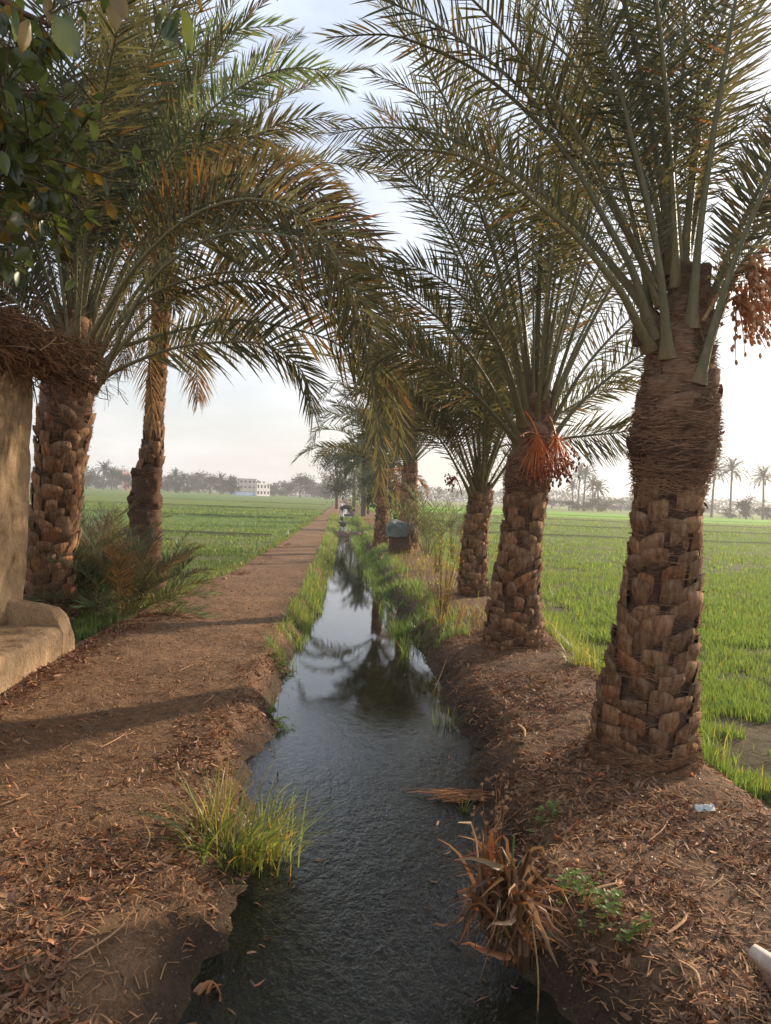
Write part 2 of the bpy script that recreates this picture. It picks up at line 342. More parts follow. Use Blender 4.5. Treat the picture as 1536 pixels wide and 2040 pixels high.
def make_frond(parent, P, S, seed, npair=80, Lmax=.42, wd=.028, rbase=.035, bare=.16, dry=False, green=None, loc=None, vshape=25, droop=.12, tint=1.0, spl=True):
    """P: curve samples (n,3) world. creates frond (stalk) with child leaflets"""
    r = np.random.default_rng(seed); npair = int(npair*1.36)
    n_ = len(P); T = nrm(np.gradient(P, axis=0)); S = nrm(S-T*np.sum(T*S, 1, keepdims=True)); N = np.cross(S, T)
    up = np.sign(np.sum(N[:max(2, n_//2)]*np.array([0, 0, 1.]), 1).mean()+1e-6)
    N = N*up
    t = np.linspace(0, 1, n_)
    rad = rbase*(1-t)**.8*(.42+.45*np.exp(-t*9)+.5*np.exp(-t*38))+.0035
    off = np.array(loc if loc is not None else (0, 0, 0))
    mb = MB(); rc = np.array([1., 1, 1])*r.uniform(.8, 1.15)
    if dry: rc = np.array([1.9, 1.15, .8])*r.uniform(.7, 1)
    k8 = 8; gb = np.exp(-np.repeat(t, k8)*22)[:, None]; rcc = rc*(1-gb*.75)+np.array([1.25, .85, .75])*gb*.75
    tube(mb, P-off, rad, k8, 0, rcc, False, .5, S)
    fr = mb.build('frond', DRYLEAF if False else RACH, parent, smooth=True)
    mb = MB()
    tt = np.sort(np.clip(np.linspace(bare, .99, npair)+r.normal(0, .004, npair), bare*.9, 1))
    ix = np.clip(tt*(n_-1), 0, n_-1.001); k = ix.astype(int); fx = (ix-k)[:, None]
    lin = lambda A: A[k]*(1-fx)+A[k+1]*fx
    p, T_, S_, N_ = lin(P)-off, nrm(lin(T)), nrm(lin(S)), nrm(lin(N))
    s = (tt-bare)/(1-bare)
    prof = np.clip(np.interp(s, [0, .08, .25, .6, .85, 1], [.28, .65, 1, .92, .62, .38]), 0, 1)
    sp = np.linspace(.07, bare*.97, 9); ix2 = sp*(n_-1); k2_ = ix2.astype(int); f2 = (ix2-k2_)[:, None]; l2 = lambda A: A[k2_]*(1-f2)+A[k2_+1]*f2
    for sg in (-1, 1):
        wv_ = np.interp(sp, t, rad)[:, None]*.8
        leaflet_set(mb, l2(P)-off+l2(S)*sg*wv_, nrm(l2(T)), nrm(l2(S)), nrm(l2(N)), Lmax*.26*r.uniform(.6, 1.3, 9), np.full(9, wd*.3), sg, np.radians(r.uniform(35, 65, 9)), np.radians(r.uniform(0, 50, 9)), np.zeros(9), r, 0, np.full((9, 3), 1.1))
    for sg in (-1, 1):
        L = Lmax*prof*r.uniform(.85, 1.1, npair)
        phi = np.radians(np.interp(s, [0, .15, .6, 1], [68, 62, 52, 22])+r.normal(0, 5, npair))
        rank = r.choice([-1, 0, 1], npair, p=[.3, .3, .4])
        lift = np.radians(vshape+rank*20+r.normal(0, 6, npair))
        dr = droop*r.uniform(.3, 1.7, npair)
        wdd = wd*.66*np.clip(prof+.15, .3, 1)*r.uniform(.75, 1.2, npair)
        base = np.array([1, 1, 1.])*tint
        cc = base*(r.uniform(.75, 1.25, (npair, 1)))*(1+np.stack([r.normal(0, .05, npair), np.zeros(npair), r.normal(0, .05, npair)], 1))
        brown = (r.random(npair) < .06)[:, None]; cc = np.where(brown & (not dry), cc*np.array([2., 1.15, .9]), cc)
        leaflet_set(mb, p+S_*sg*.004, T_, S_, N_, L, wdd, sg, phi, lift, dr, r, 0, cc)
    m = DRYLEAF if dry else (LEAF2 if green else LEAF)
    mb.build('leaflets', m, fr)
    return fr
def arc(base, az, el0, L, bend, n_=22, sway=0.0, tail=0.0):
    """frond curve starting at base, azimuth az (0 = +X), drooping by `bend` degrees in total"""
    s = np.linspace(0, 1, n_); el = np.radians(el0-bend*s**1.6-tail*np.clip(s-.6, 0, 1)**2*6)
    a = np.radians(az)+np.radians(sway)*s
    d = np.stack([np.cos(el)*np.cos(a), np.cos(el)*np.sin(a), np.sin(el)], 1)*L/(n_-1)
    P = np.vstack([[0, 0, 0], np.cumsum(d[:-1], 0)])+np.array(base)
    S = np.tile([-math.sin(math.radians(az)), math.cos(math.radians(az)), 0], (n_, 1))
    return P, S
def px_frond(parent, pts, seed, n_=26, twist=0, face=.72, **kw):
    P = np.array([aty(u, v, Y) for u, v, Y in pts]); C_ = spline(P, n_)
    h = C_[-1]-C_[0]; h[2] = 0; h = nrm(h); S = np.cross([0, 0, 1.], h)
    t = np.radians(twist); S = S*math.cos(t)+np.array([0, 0, 1.])*math.sin(t)
    T = nrm(np.gradient(C_, axis=0)); Q = nrm(np.cross(T, nrm(C_-CAM))); Q *= np.sign(np.sum(Q*S, 1).mean()+1e-6)
    S = nrm(S*(1-face)+Q*face)
    return make_frond(parent, C_, S, seed, **kw)
def crown(root, base, n_, seed, L=(3.0, 3.8), el=(88, 35), bend=(35, 80), azr=(0, 360), loc=(0, 0, 0), up=.35, rb=.1, skip=None, **kw):
    r = np.random.default_rng(seed); k2 = 0
    for k in range(n_):
        f = (k+.5)/n_                     # 0 inner .. 1 outer
        az = (azr[0]+((k*137.508) % 360)/360*(azr[1]-azr[0])+r.normal(0, 6)) % 360
        if skip and skip(az, f): continue
        e = el[0]+(el[1]-el[0])*f**1.1+r.normal(0, 4)
        b = bend[0]+(bend[1]-bend[0])*f+r.normal(0, 8)
        bp = np.array(base)+np.array([math.cos(R(az)), math.sin(R(az)), 0])*rb*(.3+.7*f)+np.array([0, 0, up*(1-f)])
        P, S = arc(bp, az, e, r.uniform(*L)*(1-.12*(f < .15)), b, sway=r.normal(0, 9))
        tw = R(r.normal(0, 38)); T = nrm(np.gradient(P, axis=0)); S = S*math.cos(tw)+np.cross(S, T)*math.sin(tw)
        make_frond(root, P, S, seed*100+k, loc=(0, 0, 0), **kw); k2 += 1
def trunk_profile(prof, Y):
    C_ = []; r_ = []
    for v, a, b in prof:
        pl_, pr_ = aty(a, v, Y), aty(b, v, Y); C_.append((pl_+pr_)/2); r_.append(np.linalg.norm(pr_-pl_)/2)
    return np.array(C_), np.array(r_)
def make_trunk(root, Cc, rr, seed, z_fibre=9, boot=(.17, .12, .05), ragged=0, pal=None, fibre_n=900, boots=True, lower_rag=.3, rough_below=-9):
    """Cc: axis points from base upward, rr radii"""
    r = np.random.default_rng(seed); mb = MB()
    zs = Cc[:, 2]; o_ = np.argsort(zs); Cc, rr = Cc[o_], rr[o_]; zs = Cc[:, 2]
    z0 = zs[0]-.15; z1 = zs[-1]
    ax = lambda z: np.stack([np.interp(z, zs, Cc[:, 0]), np.interp(z, zs, Cc[:, 1]), z], -1)
    ra = lambda z: np.interp(z, zs, rr)
    zz = np.arange(z0, z1+.01, .03); na = 28
    th = np.arange(na)/na*2*np.pi
    TH, ZZ = np.meshgrid(th, zz)
    rad = (ra(ZZ)*(.86 if boots else .95)+.05*(fbm(TH*2.5+seed, ZZ*9, 4, seed)-.47)*(1.2))
    if rough_below > -5: rad = np.where(ZZ < rough_below, ra(ZZ)*.93+.16*(fbm(TH*3+seed, ZZ*8, 5, seed)-.47), rad)
    if boots: rad = np.where(ZZ > z_fibre, ra(ZZ)*.93+.07*(fbm(TH*2+seed, ZZ*6, 4, seed)-.47), rad)
    A = ax(ZZ.ravel()).reshape(*ZZ.shape, 3)
    Vv = A+np.stack([np.cos(TH)*rad, np.sin(TH)*rad, np.zeros_like(TH)], -1)
    nz_ = len(zz); i, j = np.meshgrid(np.arange(nz_-1), np.arange(na), indexing='ij'); j2 = (j+1) % na
    mb.add(Vv.reshape(-1, 3), np.stack([i*na+j, i*na+j2, (i+1)*na+j2, (i+1)*na+j], -1).reshape(-1, 4), 1, (1, 1, 1))
    bw, bh, bp = boot
    if boots:
        z = z0; row = 0
        while z < z1-.05:
            sh = z > z_fibre
            low = sst(zs[0]+lower_rag+.15, zs[0]+.05, z)
            hh = bh*(1-.35*low)
            nn = max(4, int(round(2*np.pi*ra(z)/(bw*(1-.35*low)*(1.5 if sh else 1)))))
            for q in range(nn):
                if r.random() < .05+.25*low or z < rough_below+r.normal(0, .08): continue
                a0 = (q+.5*(row % 2)+r.normal(0, .09)+row*.13)/nn*2*np.pi
                ww = bw*(1-.35*low)*r.uniform(.6, 1.2)/2*(1.5 if sh else 1); h2 = hh*r.uniform(1.0, 1.7)*(1.2 if sh else 1); pr = bp*r.uniform(.6, 1.4)*(.55 if sh else 1); zb = z+r.normal(0, .02)+.02*math.sin(a0*2+row)
                R_ = ra(zb)
                aa = np.linspace(-1, 1, 6); bb_ = np.linspace(0, 1, 4); tilt = r.normal(0, .2)
                Aa, Bb = np.meshgrid(aa, bb_)
                wloc = ww*(.90+.20*Bb-.14*Bb**3)
                ang = a0+Aa*wloc/R_
                zl_ = zb+h2*(Bb*(1-.13*np.abs(Aa)**3))+Aa*tilt*ww
                rl = R_*.84+(R_*.10+pr*r.uniform(.6, 1.5))*(Bb**.7)*(1-.42*np.abs(Aa)**2.6)*(1-.22*Bb**5)+.005*r.normal(size=Aa.shape)
                cxy = ax(zl_.ravel()).reshape(*Aa.shape, 3)
                Vb = cxy+np.stack([np.cos(ang)*rl, np.sin(ang)*rl, 0*ang], -1)
                # top face going back in
                ang2 = a0+aa*ww*.9/R_; zt = zb+h2*(.90-.13*np.abs(aa)**3)+aa*tilt*ww-.006; rt_ = np.full(6, R_*.80)
                c2 = ax(zt); Vt = c2+np.stack([np.cos(ang2)*rt_, np.sin(ang2)*rt_, 0*ang2], -1)
                VV = np.concatenate([Vb.reshape(-1, 3), Vt])
                ff = [[a_*6+b_, a_*6+b_+1, (a_+1)*6+b_+1, (a_+1)*6+b_] for a_ in range(4) for b_ in range(5)]
                # sides
                if pal is None:
                    pc = np.array([[1, .92, .85], [1.25, 1.15, 1.0], [.75, .72, .7], [1.2, .85, .62], [.85, .9, .92], [.6, .62, .62], [1.3, 1.3, 1.25]])
                else: pc = pal
                c_ = (pc[r.integers(len(pc))]*.6+.4)*r.uniform(.7, 1.15)
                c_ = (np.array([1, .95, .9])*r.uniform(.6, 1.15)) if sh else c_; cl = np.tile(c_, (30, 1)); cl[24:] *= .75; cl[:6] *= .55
                sd = [[0, 6, 12, 18], [18, 24, 0, 0]]
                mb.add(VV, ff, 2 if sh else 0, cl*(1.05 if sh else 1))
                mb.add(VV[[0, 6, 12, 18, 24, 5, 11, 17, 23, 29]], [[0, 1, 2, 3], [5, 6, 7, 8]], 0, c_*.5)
            z += hh*.82; row += 1
    # loose fibres
    nf = fibre_n; lo = z_fibre if z_fibre < z1 else z0; nf = int(nf*1.5)
    zf = np.concatenate([r.uniform(max(lo-.1, z0), z1, int(nf*.55)), r.uniform(z0+.1, z0+.45, int(nf*.2)), r.uniform(z0, z1, int(nf*.25))])
    af = r.uniform(0, 2*np.pi, len(zf)); Lf = r.uniform(.05, .22, len(zf)); tl = r.normal(0, .35, len(zf)); pts = []
    for k in range(5):
        s = k/4-.5; a_ = af+s*Lf/ra(zf); z_ = zf+s*Lf*np.tan(tl)*.8; rr_ = ra(zf)*.99+r.uniform(-.012, .014, len(zf))+.012*r.normal(size=len(zf))*abs(s)*2
        pts.append(ax(z_)+np.stack([np.cos(a_)*rr_, np.sin(a_)*rr_, 0*a_], -1))
    wv = r.uniform(.0007, .0022, len(zf))[:, None]*np.array([0, 0, 1.])
    Vf = np.stack([p_+q_ for p_ in pts for q_ in (-wv, wv)], 1).reshape(-1, 3); b = (np.arange(len(zf))*10)[:, None]
    Ff = np.concatenate([b+[2*k, 2*k+1, 2*k+3, 2*k+2] for k in range(4)])
    mb.add(Vf, Ff, 2, np.repeat(np.array([1.2, 1.1, 1])*r.uniform(.6, 1.5, (len(zf), 1)), 10, axis=0))
    t = mb.build('trunk', [BOOT, CORE, FIBRE], root, smooth=False); return t
def date_mesh(mb, P, r, c, mat=0):
    k = 6; prof = [(-1, .0), (-.6, .7), (0, 1), (.6, .75), (1, 0)]
    Vt = []
    for z, q in prof:
        for a in range(k): Vt.append((math.cos(a*2*math.pi/k)*q*.55, math.sin(a*2*math.pi/k)*q*.55, z))
    Ft = [[i*k+a, i*k+(a+1) % k, (i+1)*k+(a+1) % k, (i+1)*k+a] for i in range(4) for a in range(k)]
    N_ = len(P); M = np.zeros((N_, 3, 3)); ax_ = nrm(np.array([0, 0, 1.])+r.normal(0, .35, (N_, 3))); sx = nrm(np.cross(ax_, [1, .3, 0])); sy = np.cross(ax_, sx)
    s = r.uniform(.017, .023, N_)[:, None]; M[:, :, 0] = sx*s; M[:, :, 1] = sy*s; M[:, :, 2] = ax_*s
    mb.inst(Vt, Ft, M, P, c, mat)
DATE = m_surf('dates', [(.3, (.8, .8, .8)), (.7, (1, 1, 1))], (3, 3, 3), 4, .45, .1, .002, spec=.4)
def fruit_bunch(parent, p0, p1, fan, n_, seed, strandL=.3, dcol=(.40, .10, .05), scol=(.62, .20, .05), dates=3, rs=.012, gdir=(0, 0, -1)):
    r = np.random.default_rng(seed); mb = MB()
    p0, p1 = np.array(p0), np.array(p1); mid = (p0+p1)/2+np.array([0, 0, .12*np.linalg.norm(p1-p0)])
    Q = spline([p0, mid, p1], 10); tube(mb, Q, np.linspace(rs*1.4, rs, 10), 6, 0, np.array(scol)*.9, True, .6)
    d0 = nrm(Q[-1]-Q[-2])+np.array(gdir)*.9
    dots = []
    for k in range(n_):
        d = nrm(nrm(d0)+fan*r.normal(size=3)); L = strandL*r.uniform(.7, 1.15); s = np.linspace(0, 1, 6)[:, None]
        P = Q[-1-r.integers(0, 2)]+d*L*s+np.array([0, 0, -1])*L*.35*s**2
        tube(mb, P, .0028, 3, 0, np.array(scol)*r.uniform(.8, 1.25), False)
        for q in range(dates): dots.append(P[-1]+(P[-2]-P[-1])*q*.9+r.normal(0, .012, 3))
    b = mb.build('fruit_stalk', DATE, parent)
    mb = MB(); dots = np.array(dots); cc = np.array(dcol)*r.uniform(.6, 1.5, (len(dots), 1))
    date_mesh(mb, dots, r, cc); mb.build('dates', DATE, b, smooth=True)['kind'] = 'stuff'
    return b

PALMG = 'date palms lining the canal and the path'
# ---- right foreground palm
rt = empty('date_palm'); tag(rt, 'large foreground date palm right of the canal with thick notched trunk and pale dates', 'palm tree', PALMG)
c, r_ = trunk_profile([(1575, 1160, 1400), (1540, 1175, 1388), (1450, 1178, 1386), (1380, 1195, 1384), (1300, 1213, 1387), (1200, 1238, 1390), (1100, 1255, 1394), (1000, 1263, 1397), (960, 1266, 1405), (900, 1256, 1425), (850, 1262, 1428), (780, 1278, 1424), (720, 1290, 1418), (640, 1318, 1412), (560, 1345, 1405)], 4.4)
make_trunk(rt, c, r_, 11, z_fibre=aty(1340, 955, 4.4)[2], boot=(.19, .105, .018), fibre_n=4000)
P1T = aty(1352, 640, 4.4)
lf = dict(npair=70, Lmax=.33, wd=.0195, rbase=.040, bare=.25)
px = lambda L_: [(u, v, y) for u, v, y in L_]
for k, p in enumerate([
    [(1300, 680, 4.1), (1262, 544, 4.1), (1209, 446, 4.15), (1133, 314, 4.2), (1035, 209, 4.3), (943, 137, 4.4), (840, 89, 4.5), (771, 69, 4.55), (650, 75, 4.6)],
    [(1295, 700, 4.1), (1244, 593, 4.0), (1209, 544, 4.0), (1140, 464, 4.0), (1060, 398, 4.0), (1012, 357, 4.0), (943, 322, 4.05), (898, 305, 4.1), (800, 298, 4.1), (700, 312, 4.2)],
    [(1330, 715, 4.0), (1318, 560, 3.95), (1290, 400, 3.95), (1262, 290, 3.95), (1235, 180, 3.95), (1190, 60, 4.0), (1130, -80, 4.1)],
    [(1390, 765, 3.95), (1425, 640, 3.9), (1470, 500, 3.85), (1530, 360, 3.8), (1600, 200, 3.8), (1680, 60, 3.8)],
    [(1376, 655, 4.0), (1392, 480, 3.95), (1412, 330, 3.9), (1440, 150, 3.9), (1475, -60, 3.9), (1500, -250, 4.0)],
    [(1352, 620, 4.1), (1350, 450, 4.1), (1330, 250, 4.05), (1318, 100, 4.0), (1290, -80, 4.0), (1250, -250, 4.1)],
    [(1400, 650, 4.1), (1445, 520, 4.1), (1500, 400, 4.1), (1570, 270, 4.1), (1650, 180, 4.1)],
    [(1310, 700, 4.3), (1275, 500, 4.4), (1240, 350, 4.5), (1195, 220, 4.6), (1120, 100, 4.8), (1020, 30, 5.0)],
    [(1340, 650, 4.3), (1310, 420, 4.4), (1275, 250, 4.5), (1230, 100, 4.6), (1170, -40, 4.8), (1080, -120, 5)],
    [(1370, 640, 4.2), (1370, 450, 4.3), (1385, 250, 4.4), (1400, 60, 4.5), (1420, -120, 4.6)],
    [(1355, 640, 4.2), (1338, 420, 4.3), (1350, 250, 4.4), (1365, 60, 4.5), (1350, -120, 4.6)],
    [(1405, 700, 4.2), (1460, 560, 4.3), (1520, 470, 4.4), (1600, 400, 4.5), (1680, 380, 4.6)],
]):
    p = [(a_, b_, c_+.25) for a_, b_, c_ in p]
    px_frond(rt, p, 900+k, **lf, twist=random.uniform(-35, 35))
crown(rt, P1T+np.array([0, .05, -.05]), 9, 12, L=(2.6, 3.3), el=(84, 48), bend=(20, 60), azr=(20, 200), rb=.12, **lf)
crown(rt, P1T+np.array([0, 0, .05]), 4, 13, L=(3.0, 3.6), el=(86, 60), bend=(40, 70), azr=(140, 260), rb=.1, **lf)
for (u, v, u2, v2, u3, v3) in [(1412, 800, 1432, 795, 1437, 765), (1415, 870, 1440, 862, 1444, 858), (1268, 905, 1254, 890, 1250, 870), (1385, 1010, 1402, 1002, 1410, 1012), (1375, 1182, 1398, 1180, 1404, 1178), (1270, 690, 1262, 660, 1268, 640)]:
    mb = MB(); tube(mb, spline([aty(u, v, 4.35), aty(u2, v2, 4.35), aty(u3, v3, 4.33)], 6), [.035, .03, .022, .018, .014, .004], 6, 0, (.9, .8, .75), True, .5); mb.build('stub', CORE, rt)
fruit_bunch(rt, aty(1400, 640, 4.2), aty(1492, 525, 4.25), .55, 60, 5, .30, (.62, .32, .17), (.55, .28, .12), 5)
fruit_bunch(rt, aty(1405, 660, 4.3), aty(1468, 590, 4.4), .5, 45, 6, .26, (.62, .32, .17), (.55, .28, .12), 5)

# ---- second palm, right
rt = empty('date_palm'); tag(rt, 'second date palm right of canal with bright orange fruit stalks below its crown', 'palm tree', PALMG)
c, r_ = trunk_profile([(1300, 955, 1092), (1280, 962, 1086), (1220, 970, 1080), (1150, 984, 1076), (1080, 996, 1078), (1000, 1004, 1088), (950, 1003, 1096), (900, 1018, 1100), (860, 1028, 1100), (800, 1040, 1096)], 7.7)
make_trunk(rt, c, r_, 21, z_fibre=aty(1050, 985, 7.7)[2], boot=(.185, .115, .028), fibre_n=2500)
P2T = aty(1066, 850, 7.7)
lf = dict(npair=78, Lmax=.43, wd=.0235, rbase=.038, bare=.24)
for k, p in enumerate([
    [(1040, 850, 7.6), (990, 680, 7.4), (930, 530, 7.2), (870, 420, 7.0), (800, 340, 6.9), (720, 300, 6.9)],
    [(1035, 875, 7.6), (960, 740, 7.4), (892, 652, 7.2), (806, 583, 7.0), (740, 545, 6.9), (680, 550, 6.8)],
    [(1050, 830, 7.6), (1010, 620, 7.5), (960, 430, 7.4), (890, 280, 7.2), (820, 180, 7.1), (740, 150, 7.0)],
    [(1055, 820, 7.7), (1040, 600, 7.7), (1010, 380, 7.7), (960, 200, 7.6), (880, 90, 7.5)],
    [(1065, 830, 7.7), (1075, 600, 7.7), (1080, 350, 7.7), (1070, 150, 7.7), (1030, -20, 7.7)],
    [(1075, 830, 7.7), (1110, 600, 7.8), (1150, 400, 7.9), (1170, 200, 8), (1180, 60, 8.1)],
    [(1085, 840, 7.7), (1150, 640, 7.7), (1220, 480, 7.8), (1290, 350, 7.9), (1370, 250, 8)],
    [(1090, 860, 7.7), (1160, 740, 7.7), (1240, 650, 7.8), (1330, 580, 7.9), (1420, 560, 8)],
    [(1095, 880, 7.7), (1150, 810, 7.7), (1230, 740, 7.7), (1320, 690, 7.8), (1420, 690, 7.9)],
    [(1075, 930, 8.0), (1110, 880, 8.2), (1170, 868, 8.3), (1230, 862, 8.4), (1290, 850, 8.5)],
    [(1030, 880, 7.6), (950, 790, 7.3), (870, 730, 7.0), (800, 700, 6.8), (745, 720, 6.6)],
    [(1045, 850, 7.5), (1000, 700, 7.2), (930, 600, 6.9), (850, 540, 6.6), (770, 520, 6.4)],
]):
    px_frond(rt, p, 1000+k, **lf, twist=random.uniform(-25, 45))
crown(rt, P2T, 17, 22, L=(3.9, 4.9), el=(88, 60), bend=(10, 50), rb=.13, **lf)
fruit_bunch(rt, aty(1045, 820, 7.5), aty(1073, 872, 7.4), .42, 90, 7, .34, (.20, .05, .03), (.75, .20, .035), 1)
fruit_bunch(rt, aty(1090, 825, 7.6), aty(1108, 870, 7.5), .40, 60, 8, .32, (.20, .05, .03), (.75, .20, .035), 2)
fruit_bunch(rt, aty(1095, 860, 7.6), aty(1118, 905, 7.6), .5, 20, 9, .20, (.07, .03, .02), (.45, .15, .05), 3)

# ---- third palm, right
def side_palm(label, prof, Y, seed, crown_uv, n_, L, el, bend, boot=(.15, .11, .028), rough_only=False, zf=None, px_list=(), kw=None, group=PALMG, rb=.1, skip=None, dryn=0, tw=30, rb_=-9, pal=None):
    rt = empty('date_palm'); tag(rt, label, 'palm tree', group)
    c, r_ = trunk_profile(prof, Y)
    make_trunk(rt, c, r_, seed, z_fibre=zf if zf is not None else c[:, 2].max()-.25, boot=boot, fibre_n=700, boots=not rough_only, rough_below=rb_, pal=pal)
    kw = kw or dict(npair=64, Lmax=.45, wd=.034, rbase=.036, bare=.2)
    for k, p in enumerate(px_list): px_frond(rt, p, seed*50+k, twist=random.uniform(-tw, tw), **kw)
    crown(rt, aty(*crown_uv, Y), n_, seed+1, L=L, el=el, bend=bend, rb=rb, skip=skip, **kw)
    r = np.random.default_rng(seed)
    for k in range(dryn):
        az = r.uniform(0, 360); P, S = arc(aty(*crown_uv, Y)+np.array([0, 0, -.1]), az, r.uniform(-5, 25), r.uniform(1.6, 2.4), r.uniform(80, 120))
        kk = dict(kw); kk['Lmax'] = .34; make_frond(rt, P, S, seed*70+k, dry=True, **kk)
    return rt
p3 = side_palm('third date palm from camera right of canal, short trunk with weeds at its foot', [(1190, 910, 980), (1150, 913, 972), (1080, 921, 970), (1030, 928, 975), (1000, 932, 982), (970, 938, 978)], 11.6, 31,
    (957, 990), 30, (3.0, 3.7), (86, 50), (15, 60),
    px_list=[[(945, 985, 11.5), (905, 860, 11.3), (860, 750, 11.1), (800, 670, 10.9), (730, 640, 10.8)],
             [(940, 990, 11.5), (880, 880, 11.2), (810, 800, 11), (740, 770, 10.8), (680, 790, 10.6)]])
fruit_bunch(p3, aty(920, 985, 11.4), aty(907, 950, 11.3), .45, 20, 9, .16, (.25, .07, .04), (.6, .2, .06), 3)
side_palm('fourth date palm beyond the wrapped block, its trunk half hidden by young fronds', [(1105, 790, 835), (1040, 796, 833), (960, 800, 832), (920, 803, 832)], 21.8, 41,
    (817, 925), 30, (2.8, 3.5), (86, 40), (25, 80), kw=dict(npair=50, Lmax=.42, wd=.042, rbase=.04, bare=.18),
    px_list=[[(810, 925, 21.7), (760, 850, 19), (700, 825, 18.6), (640, 845, 18.3), (612, 905, 18.1)],
             [(812, 925, 21.7), (770, 810, 19), (720, 760, 18.6), (670, 760, 18.3), (635, 800, 18.1)]])
side_palm('thin dark palm trunk with dead leaves round its foot, left of the wrapped block', [(1085, 742, 778), (1060, 745, 776), (1000, 750, 773), (940, 752, 773)], 24.0, 51,
    (763, 930), 26, (2.6, 3.2), (86, 30), (30, 90), kw=dict(npair=46, Lmax=.42, wd=.045, rbase=.04, bare=.18), dryn=2)

# ---- left palms
lf = dict(npair=84, Lmax=.50, wd=.034, rbase=.042, bare=.22)
rt = empty('date_palm'); tag(rt, 'broad date palm rising behind the mud wall with a huge crown arching over the path', 'palm tree', PALMG)
c, r_ = trunk_profile([(1230, 40, 150), (1150, 48, 150), (1060, 58, 155), (980, 64, 164), (920, 66, 172), (850, 74, 182), (800, 80, 186), (760, 84, 190), (700, 100, 190), (650, 115, 185)], 9.2)
make_trunk(rt, c, r_, 61, z_fibre=aty(120, 850, 9.2)[2], boot=(.21, .15, .04), fibre_n=1400)
Y = 9.2
for k, p in enumerate([
    [(150, 680, Y), (185, 450, Y), (200, 255, 9), (214, 137, 8.9), (240, -20, 8.8)],
    [(160, 680, Y), (230, 400, 9.1), (292, 240, 9), (378, 114, 8.9), (455, 64, 8.8), (570, 50, 8.7)],
    [(170, 690, Y), (250, 450, 9), (337, 314, 8.8), (410, 228, 8.6), (501, 160, 8.5), (570, 137, 8.4), (638, 141, 8.3), (690, 185, 8.3)],
    [(180, 700, Y), (300, 430, 9.4), (428, 319, 9.5), (501, 273, 9.6), (592, 237, 9.6), (690, 245, 9.6)],
    [(190, 720, 9.1), (255, 560, 8.9), (340, 460, 8.7), (450, 405, 8.5), (590, 400, 8.4), (665, 460, 8.3), (715, 600, 8.3), (745, 750, 8.3), (752, 860, 8.3), (756, 965, 8.3)],
    [(185, 782, 9.1), (212, 750, 9.0), (293, 711, 8.8), (358, 691, 8.7), (456, 681, 8.6), (540, 690, 8.5), (605, 745, 8.5), (625, 830, 8.5)],
    [(189, 746, 9.1), (228, 701, 9.1), (293, 675, 9), (374, 655, 8.9), (456, 637, 8.8), (560, 650, 8.7), (680, 690, 8.6), (760, 780, 8.6), (800, 880, 8.6)],
    [(180, 720, 9.1), (270, 610, 8.8), (350, 565, 8.6), (455, 542, 8.4), (570, 547, 8.3), (638, 579, 8.2), (700, 680, 8.2)],
    [(185, 710, 9.2), (280, 530, 9.3), (390, 430, 9.3), (520, 410, 9.3), (640, 480, 9.3), (720, 600, 9.3)],
    [(140, 690, 9), (110, 480, 8.8), (70, 300, 8.7), (20, 150, 8.6), (-50, 40, 8.5)],
    [(120, 690, 9), (60, 560, 8.8), (-20, 450, 8.7), (-120, 400, 8.6)],
    [(110, 700, 9), (50, 620, 8.8), (-20, 560, 8.7), (-120, 550, 8.6)],
    [(155, 690, 9.2), (170, 480, 9.3), (190, 300, 9.4), (230, 150, 9.5), (300, 20, 9.6)],
    [(170, 690, 8.9), (280, 520, 8.2), (400, 420, 7.8), (540, 400, 7.5), (650, 480, 7.3), (712, 620, 7.2), (742, 760, 7.2), (752, 860, 7.2), (757, 985, 7.2)],
    [(200, 760, 8.9), (300, 560, 8.2), (430, 470, 7.8), (570, 470, 7.5), (680, 540, 7.4), (745, 650, 7.3), (780, 770, 7.3), (795, 900, 7.3)],
    [(165, 690, 9.2), (215, 520, 9.1), (290, 380, 9), (380, 300, 8.9), (480, 270, 8.8), (560, 290, 8.8)],
]):
    px_frond(rt, p, 1100+k, **dict(lf, wd=.038), twist=random.uniform(-30, 35), green=(k in (1, 2, 12)))
for k, p in enumerate([
    [(185, 700, 9), (300, 480, 8.8), (430, 400, 8.5), (560, 395, 8.2), (680, 450, 8.0), (765, 540, 7.8), (820, 650, 7.7), (838, 760, 7.7)],
    [(190, 720, 9), (320, 520, 8.8), (460, 450, 8.5), (600, 470, 8.2), (700, 560, 8.0), (765, 680, 7.9), (800, 810, 7.9)],
    [(195, 740, 9), (340, 600, 8.9), (480, 560, 8.7), (620, 600, 8.5), (720, 690, 8.3), (780, 800, 8.2), (805, 890, 8.2)],
    [(180, 700, 9), (270, 500, 8.9), (380, 380, 8.7), (500, 345, 8.5), (610, 370, 8.3), (700, 430, 8.2), (750, 500, 8.1)]]):
    px_frond(rt, p, 1180+k, **dict(lf, wd=.040, Lmax=.54), twist=random.uniform(-20, 25), tint=np.array([1.15, .84, .74])*.9)
L1T = aty(148, 690, 9.2)
crown(rt, L1T, 36, 62, L=(3.6, 4.6), el=(86, 52), bend=(20, 75), rb=.2, skip=lambda a, f: (a < 60 or a > 300) and f > .55, **lf)
